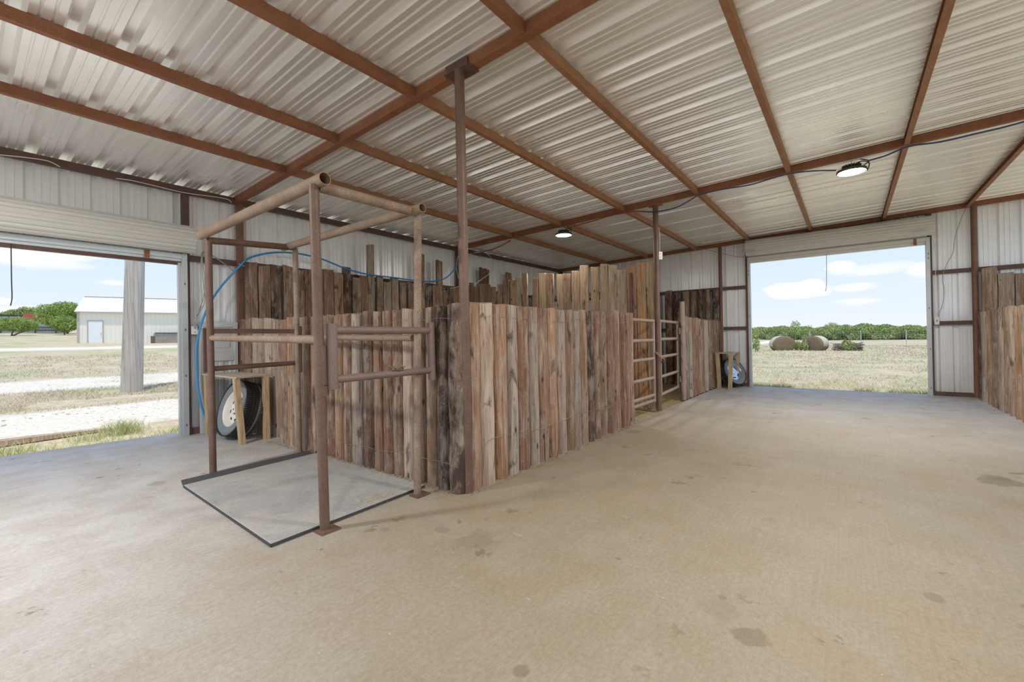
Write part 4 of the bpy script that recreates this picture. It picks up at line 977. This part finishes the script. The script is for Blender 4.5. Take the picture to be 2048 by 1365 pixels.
b = at_y(135, 668, 92); tree('big dense green tree growing beside the cream barn', (b.x, 92, b.z - .2), 6.6, 5, 5.3, 17000, .10, .8, M['leaf'])
b = at_y(108, 668, 94); tree('lower bushy green tree in front of the metal fence end', (b.x, 84, b.z - .5), 3.2, 3, 3.0, 6000, .09, .4, M['leaf'])
b = at_y(22, 672, 80); tree('small spreading green mesquite before the metal fence', (b.x, 80, b.z), 4.6, 3.2, 2.5, 7000, .075, .8, M['leaf'], lean=.4)
MB().tube((b.x + .1, 80, b.z), (b.x + 1.9, 80, b.z + 1.05), .09, .05, 8).build('branch', M['bark'], bpy.data.objects['tree.002'])
for i, (px, w, h) in enumerate(((40, 5, 2.2), (57, 6, 2.8), (72, 5, 2.5), (26, 5, 1.7))):
    b = at_y(px, 640, 150); tree(['pale distant treetop over the metal shed', 'tallest pale distant treetop behind the red tank', 'pale distant treetop at the edge of the red tank', 'lowest pale distant treetop behind the shed roof'][i], (b.x, 150, b.z - .5), w, 4, h + 1.0, 1800, .17, .6, M['leaf_far'])
# metal fence, old shed, red tank
t = thing('metal_fence', 'old bluish sheet metal fence with dark pipe rails beyond the drive', 'fence', (8, 96, 3.3))
a, b, c = at_y(-6, 641, 96), at_y(112, 644, 96), at_y(50, 668, 96)
pr = []; u = a.x - 2
while u < b.x + 1: pr += [(u, 0), (u + .22, 0), (u + .25, .05), (u + .30, .05)]; u += .34
n = len(pr); w = MB(); w.add([(u, 96 + q, c.z - .4) for u, q in pr] + [(u, 96 + q, a.z) for u, q in pr], [(i, i + 1, n + i + 1, n + i) for i in range(n - 1)]); w.build('sheet', M['bluish'], t, sharp=0)
for py in (643.5, 655, 661):
    z = at_y(60, py, 95.8).z; MB().tube((a.x - 2, 95.85, z), (b.x + 1, 95.85, z), .07, n=8).build('rail', M['dark_pipe'], t)
for px in (1.5, 70.5, 112): q = at_y(px, 655, 95.7); MB().tube((q.x, 95.7, c.z - .3), (q.x, 95.7, a.z + .35), .09, n=8).build('post', M['dark_pipe'], t)
t = thing('metal_shed', 'low blue-grey metal shed with dark roof edge behind the metal fence', 'building', (4, 108, 3))
a, b = at_y(-12, 632, 108), at_y(104, 640, 108); m_ = at_y(46, 634, 108)
MB().box((a.x, 108, 2.9), (m_.x, 112, m_.z)).box((m_.x, 109, 2.9), (b.x, 112, b.z)).build('wall', M['bluish'], t, sharp=0)
MB().add([(a.x - .3, 107.7, a.z), (m_.x, 107.7, m_.z), (m_.x, 112, m_.z + .1), (a.x - .3, 112, a.z + .1), (a.x - .3, 107.7, a.z + .3), (m_.x, 107.7, m_.z + .22), (m_.x, 112, m_.z + .32), (a.x - .3, 112, a.z + .4)], [(3, 2, 1, 0), (4, 5, 6, 7), (0, 1, 5, 4), (1, 2, 6, 5), (2, 3, 7, 6), (3, 0, 4, 7)]).build('roof', M['dark_pipe'], t, sharp=0)
a, b = at_y(46, 639.5, 104), at_y(79, 628, 104); r_ = (b.x - a.x) / 2
t = thing('water_tank', 'rusty red round metal tank raised behind the metal fence', 'tank', ((a.x + b.x) / 2, 104, a.z))
MB().lathe([(0, .01), (0, r_), (b.z - a.z, r_), (b.z - a.z + .08, r_ * 1.02), (b.z - a.z + .08, .01)], ((a.x + b.x) / 2, 104, a.z), (0, 0, 1), 24).build('body', M['red_tank'], t)
for k in (-1, 1): MB().tube(((a.x + b.x) / 2 + k * r_ * .7, 104, 2.9), ((a.x + b.x) / 2 + k * r_ * .7, 104, a.z + .02), .12, n=8).build('leg', M['dark_pipe'], t)
# flat board lying by the drive
b0, b1 = at_z(0, 880, -.05), at_z(222, 857, -.03)
mb = MB(); L_ = 12; vs = []
for i in range(L_ + 1):
    f = i / L_; x = -1.2 + (b1.x + 1.2) * f; y = 9.75 + .28 * f; wv = .16 * (1 - .75 * f) + .03; hh = .04 + .05 * math.sin(PI * f)
    vs += [(x, y - wv, gz(x, y) + .01), (x, y + wv, gz(x, y) + .01), (x, y + wv, gz(x, y) + hh), (x, y - wv, gz(x, y) + hh)]
mb.add(vs, [(i * 4 + k, i * 4 + (k + 1) % 4, (i + 1) * 4 + (k + 1) % 4, (i + 1) * 4 + k) for i in range(L_) for k in range(4)] + [(3, 2, 1, 0), tuple(range(L_ * 4, L_ * 4 + 4))])
o = tag(mb.build('driftwood_slab', M['wood'], org=(0, 9.8, -.05), sharp=40), 'flat weathered wooden slab lying in the grass before the white drive', 'slab'); o.color = (.42, .32, .24, 1)

# hay bales, brush, field fence, tree line
def bale(label, px0, px1, yb, yt, X, turn):
    pa, pb = at_x(px0, yb, X), at_x(px1, yb, X); c = (pa.y + pb.y) / 2; zt = at_x((px0 + px1) / 2, yt, X).z; z0 = gz(X, c) - .05; R_ = (zt - z0) / 2; hw = abs(pa.y - pb.y) / 2
    t = thing('hay_bale', label, 'hay bale', (X, c, z0 + R_))
    n = 48; vs = []
    prof = [(-.65, .001), (-.66, .35), (-.65, .8), (-.62, .95), (-.55, 1.0), (.55, 1.0), (.62, .95), (.65, .8), (.66, .35), (.65, .001)]
    for h, q in prof:
        for k in range(n):
            a = 2 * PI * k / n; rr = q * (1 + .02 * noise.noise(Vector((math.cos(a) * 3, math.sin(a) * 3, h * 3 + px0))))
            zz = math.sin(a) * rr * R_; zz = max(zz, -R_ * .80)
            vs.append((X + h, c + math.cos(a) * rr * hw * 1.02, z0 + R_ * .86 + zz * 1.06))
    fs = [(i * n + k, i * n + (k + 1) % n, (i + 1) * n + (k + 1) % n, (i + 1) * n + k) for i in range(len(prof) - 1) for k in range(n)]
    MB().add(vs, fs).build('hay_roll', M['hay'], t, sharp=60)
    vs2 = []
    for h in (-.50, -.2, .2, .52):
        for k in range(n // 2 + 5):
            a = -.25 + (PI + .5) * k / (n // 2 + 4); vs2.append((X + h, c + math.cos(a) * hw * 1.045, z0 + R_ * .86 + max(math.sin(a), -.8) * R_ * 1.085))
    m2 = n // 2 + 5
    MB().add(vs2, [(i * m2 + k, i * m2 + k + 1, (i + 1) * m2 + k + 1, (i + 1) * m2 + k) for i in range(3) for k in range(m2 - 1)]).build('net_wrap', M['hay_wrap'], t, sharp=60)
    t.rotation_euler = (0, 0, turn)
    return t
bale('round hay bale in the field, the one nearer the doorway\'s rusty-post side', 1542, 1588, 697, 671.5, 48, .42)
bale('round hay bale in the field beside the brush pile', 1608, 1654, 697, 671, 48, -.38)
t = thing('brush_pile', 'heap of grey cut branches lying in the hay field', 'brush pile', (48, .1, 0))
pa, pb = at_x(1672, 694, 48), at_x(1720, 694, 48); z0 = gz(48, 0)
mb = MB()
for i in range(220):
    y = rnd.uniform(pb.y, pa.y); z = z0 + rnd.uniform(0, .62); a = rnd.gauss(0, .35); L_ = rnd.uniform(.3, .9); x = 48 + rnd.uniform(-.5, .5)
    mb.tube((x - .2 * rnd.random(), y - L_ / 2, z - L_ * .3 * a), (x, y + L_ / 2, z + L_ * .3 * a), .035, .02, 5)
mb.build('branches', M['brush'], t)
def bush(label, px, py, X, w, h, n=500):
    p = at_x(px, py, X); t = thing('bush', label, 'bush', (X, p.y, gz(X, p.y)))
    MB().tube((X, p.y, gz(X, p.y) - .1), (X, p.y, gz(X, p.y) + h * .4), .03, .02, 6).build('stem', M['bark'], t)
    mb = MB(); leaf_cloud(mb, [((X, p.y, gz(X, p.y) + h * .45), (w * .4, w / 2, h * .55)), ((X, p.y + w * .2, gz(X, p.y) + h * .35), (w * .3, w * .3, h * .35)), ((X, p.y - w * .25, gz(X, p.y) + h * .3), (w * .3, w * .3, h * .3))], n, .09)
    mb.build('foliage', M['leaf_far'], t, sharp=0)
bush('green weeds growing between the two hay bales', 1597, 696, 48.5, .9, .85); bush('tall green weeds growing up through the brush pile', 1698, 694, 47.6, 1.0, .85)
bush('upright dark weed at the brush pile\'s middle', 1689, 694, 47.7, .4, 1.1, 200); bush('pale green bush by the rusty field fence post', 1511, 690, 44, .7, 2.1, 400); bush('green weeds against the flank of the bale by the brush pile', 1611, 697, 47.3, .4, .9, 200)
t = thing('wire_fence', 'tall field fence of square wire mesh on thin posts', 'fence', (54, 0, 0))
XF = 54
for px, mt in ((1513, M['rust']), (1722, M['galv']), (1813, M['galv']), (1620, M['galv']), (1905, M['galv'])):
    p = at_x(px, 690, XF); MB().tube((XF, p.y, gz(XF, p.y) - .2), (XF, p.y, gz(XF, p.y) + 1.75), .035, n=8).build('post', mt, t)
mb = MB(); ya, yb = at_x(1885, 690, XF).y, at_x(1495, 690, XF).y
z = .05
while z < 1.66: mb.bar((XF, ya, gz(XF, ya) + z), (XF, yb, gz(XF, yb) + z), .007, .007); z += .2
y = ya
while y < yb: mb.bar((XF, y, gz(XF, y)), (XF, y, gz(XF, y) + 1.65), .007, .007, (1, 0, 0)); y += .2
mb.build('mesh', M['galv'], t, sharp=0)['kind'] = 'stuff'
# distant trees: four kinds, copied
def copy_tree(src, loc, s, rz, label, group):
    r = src.copy(); COL.objects.link(r); r.location = loc; r.rotation_euler = (0, 0, rz); r.scale = s
    r['label'] = label; r['group'] = group
    for c in src.children:
        d = c.copy(); COL.objects.link(d); d.parent = r
    return r
G = 'trees along the far edge of the hay field'; LT = 'bushy green tree in the dense belt along the far field edge'
protos = []; k = 0; X = 118
for i in range(40):
    px = 1488 + i * 10.6 + rnd.uniform(-4, 4); Xd = X + (i % 4) * 6 + rnd.uniform(-.5, .5); p = at_x(px, 681, Xd)
    topy = 656 - 4 * math.exp(-((px - 1720) / 60) ** 2) + rnd.uniform(-2.5, 3.5) - (2.0 if i % 4 == 3 else 0); h = at_x(px, topy, Xd).z - p.z + .25; base = (Xd, p.y, gz(Xd, p.y) - .1)
    if len(protos) < 4:
        protos.append((tree(LT, base, 4.9, 4.3, h, 7000, .15, .5, M['leaf_far'], G), h))
    else:
        src, h0 = protos[k % 4]; k += 1
        copy_tree(src, base, (rnd.uniform(.8, 1.15), rnd.uniform(.85, 1.25), h / h0), rnd.uniform(0, 6.28), LT, G)
tree('lone taller tree poking above the far tree belt', at_x(1592, 681, 150) - Vector((0, 0, .3)), 3.6, 3.6, 6.6, 900, .18, 3.4, M['leaf_far'])
tree('thin dark snag poking above the far tree belt', at_x(1616, 681, 150) - Vector((0, 0, .3)), 3.8, 3, 5.4, 320, .15, 3.2, M['leaf'])
tree('rounded hazy tree rising behind the middle of the far belt', at_x(1665, 681, 160) - Vector((0, 0, .3)), 7, 5, 6.0, 2600, .18, 2., M['leaf_far'])

# ------------------------------------------------------------------ daylight
wd = bpy.data.worlds.new('sky'); SC.world = wd; wd.use_nodes = True; nt = wd.node_tree; q = NT(nt)
bg = nt.nodes['Background']; v = q.coord('Generated'); x_, y_, z_ = q.sep(v)
el = q.math('MAXIMUM', z_, 0.)
sky = q.ramp(el, [(0, (.93, .97, 1.04)), (.06, (.83, .93, 1.08)), (.2, (.68, .86, 1.12)), (.5, (.46, .68, 1.05)), (1, (.33, .56, 1.0))])
warp = q.noise(q.mapping(v, (16, 16, 38)), 1., 6, .62); wob = q.math('MULTIPLY', q.math('SUBTRACT', warp, .5), 1.0)
def puff(px, py, rx, ry, soft=.55):
    d = ray(px, py).normalized(); side = Vector((0, 0, 1)).cross(d).normalized(); up = d.cross(side)
    dt = lambda a: q.n('ShaderNodeVectorMath', operation='DOT_PRODUCT', ins={0: v, 1: tuple(a)}).outputs['Value']
    fr_ = dt(d); a = q.math('DIVIDE', q.math('DIVIDE', dt(side), q.math('MAXIMUM', fr_, .01)), rx / F); b_ = q.math('DIVIDE', q.math('DIVIDE', dt(up), q.math('MAXIMUM', fr_, .01)), ry / F)
    r2 = q.math('ADD', q.math('MULTIPLY', q.math('ADD', q.math('MULTIPLY', a, a), q.math('MULTIPLY', b_, b_)), 1.25), q.math('MULTIPLY', wob, 2.4))
    return q.math('MULTIPLY', q.rng(r2, 1.25, soft), q.rng(fr_, .2, .4))
cl = None
for args in ((1588, 582, 52, 15), (1622, 574, 20, 14), (1682, 536, 22, 12, 0.), (1755, 538, 55, 11, -1.0), (1842, 540, 20, 13, -.2), (1712, 574, 32, 8, -.2), (1720, 603, 34, 7, -.9), (1508, 662, 14, 5, .2), (48, 522, 30, 10, -.1), (130, 530, 44, 8, -1.1), (222, 566, 22, 5, -.8), (5, 602, 12, 5, .3), (75, 634, 60, 15, .3), (480, 500, 150, 30), (1300, 450, 150, 30), (2300, 500, 200, 40), (-300, 400, 260, 70)):
    p = puff(*args); cl = p if cl is None else q.math('MAXIMUM', cl, p)
hi = q.ramp(q.noise(q.mapping(v, (2.2, 2.2, 5)), 1., 5, .6), [(.52, 0), (.72, .8)])
cl = q.math('MAXIMUM', cl, q.math('MULTIPLY', hi, q.rng(z_, .3, .5)))
c = q.mix(cl, sky, (1.13, 1.12, 1.11)); c = q.mix(q.rng(z_, 0., -.03), c, (.55, .5, .4))
link(nt, c, bg.inputs['Color']); bg.inputs['Strength'].default_value = .76
sd = bpy.data.lights.new('sun', 'SUN'); sd.energy = 2.65; sd.angle = math.radians(.6); sd.color = (1., .95, .86)
so = bpy.data.objects.new('sun', sd); COL.objects.link(so); dirv = Vector((.12, .17, -1.)).normalized(); so.rotation_euler = dirv.to_track_quat('-Z', 'Y').to_euler()

for o in bpy.data.objects:
    if '_w' in o: del o['_w']
vs_ = SC.view_settings; vs_.view_transform = 'Standard'; vs_.look = 'None'; vs_.exposure = .38; vs_.gamma = 1.; vs_.use_curve_mapping = False
SC.cycles.max_bounces = 10; SC.cycles.diffuse_bounces = 6; SC.cycles.sample_clamp_indirect = 8
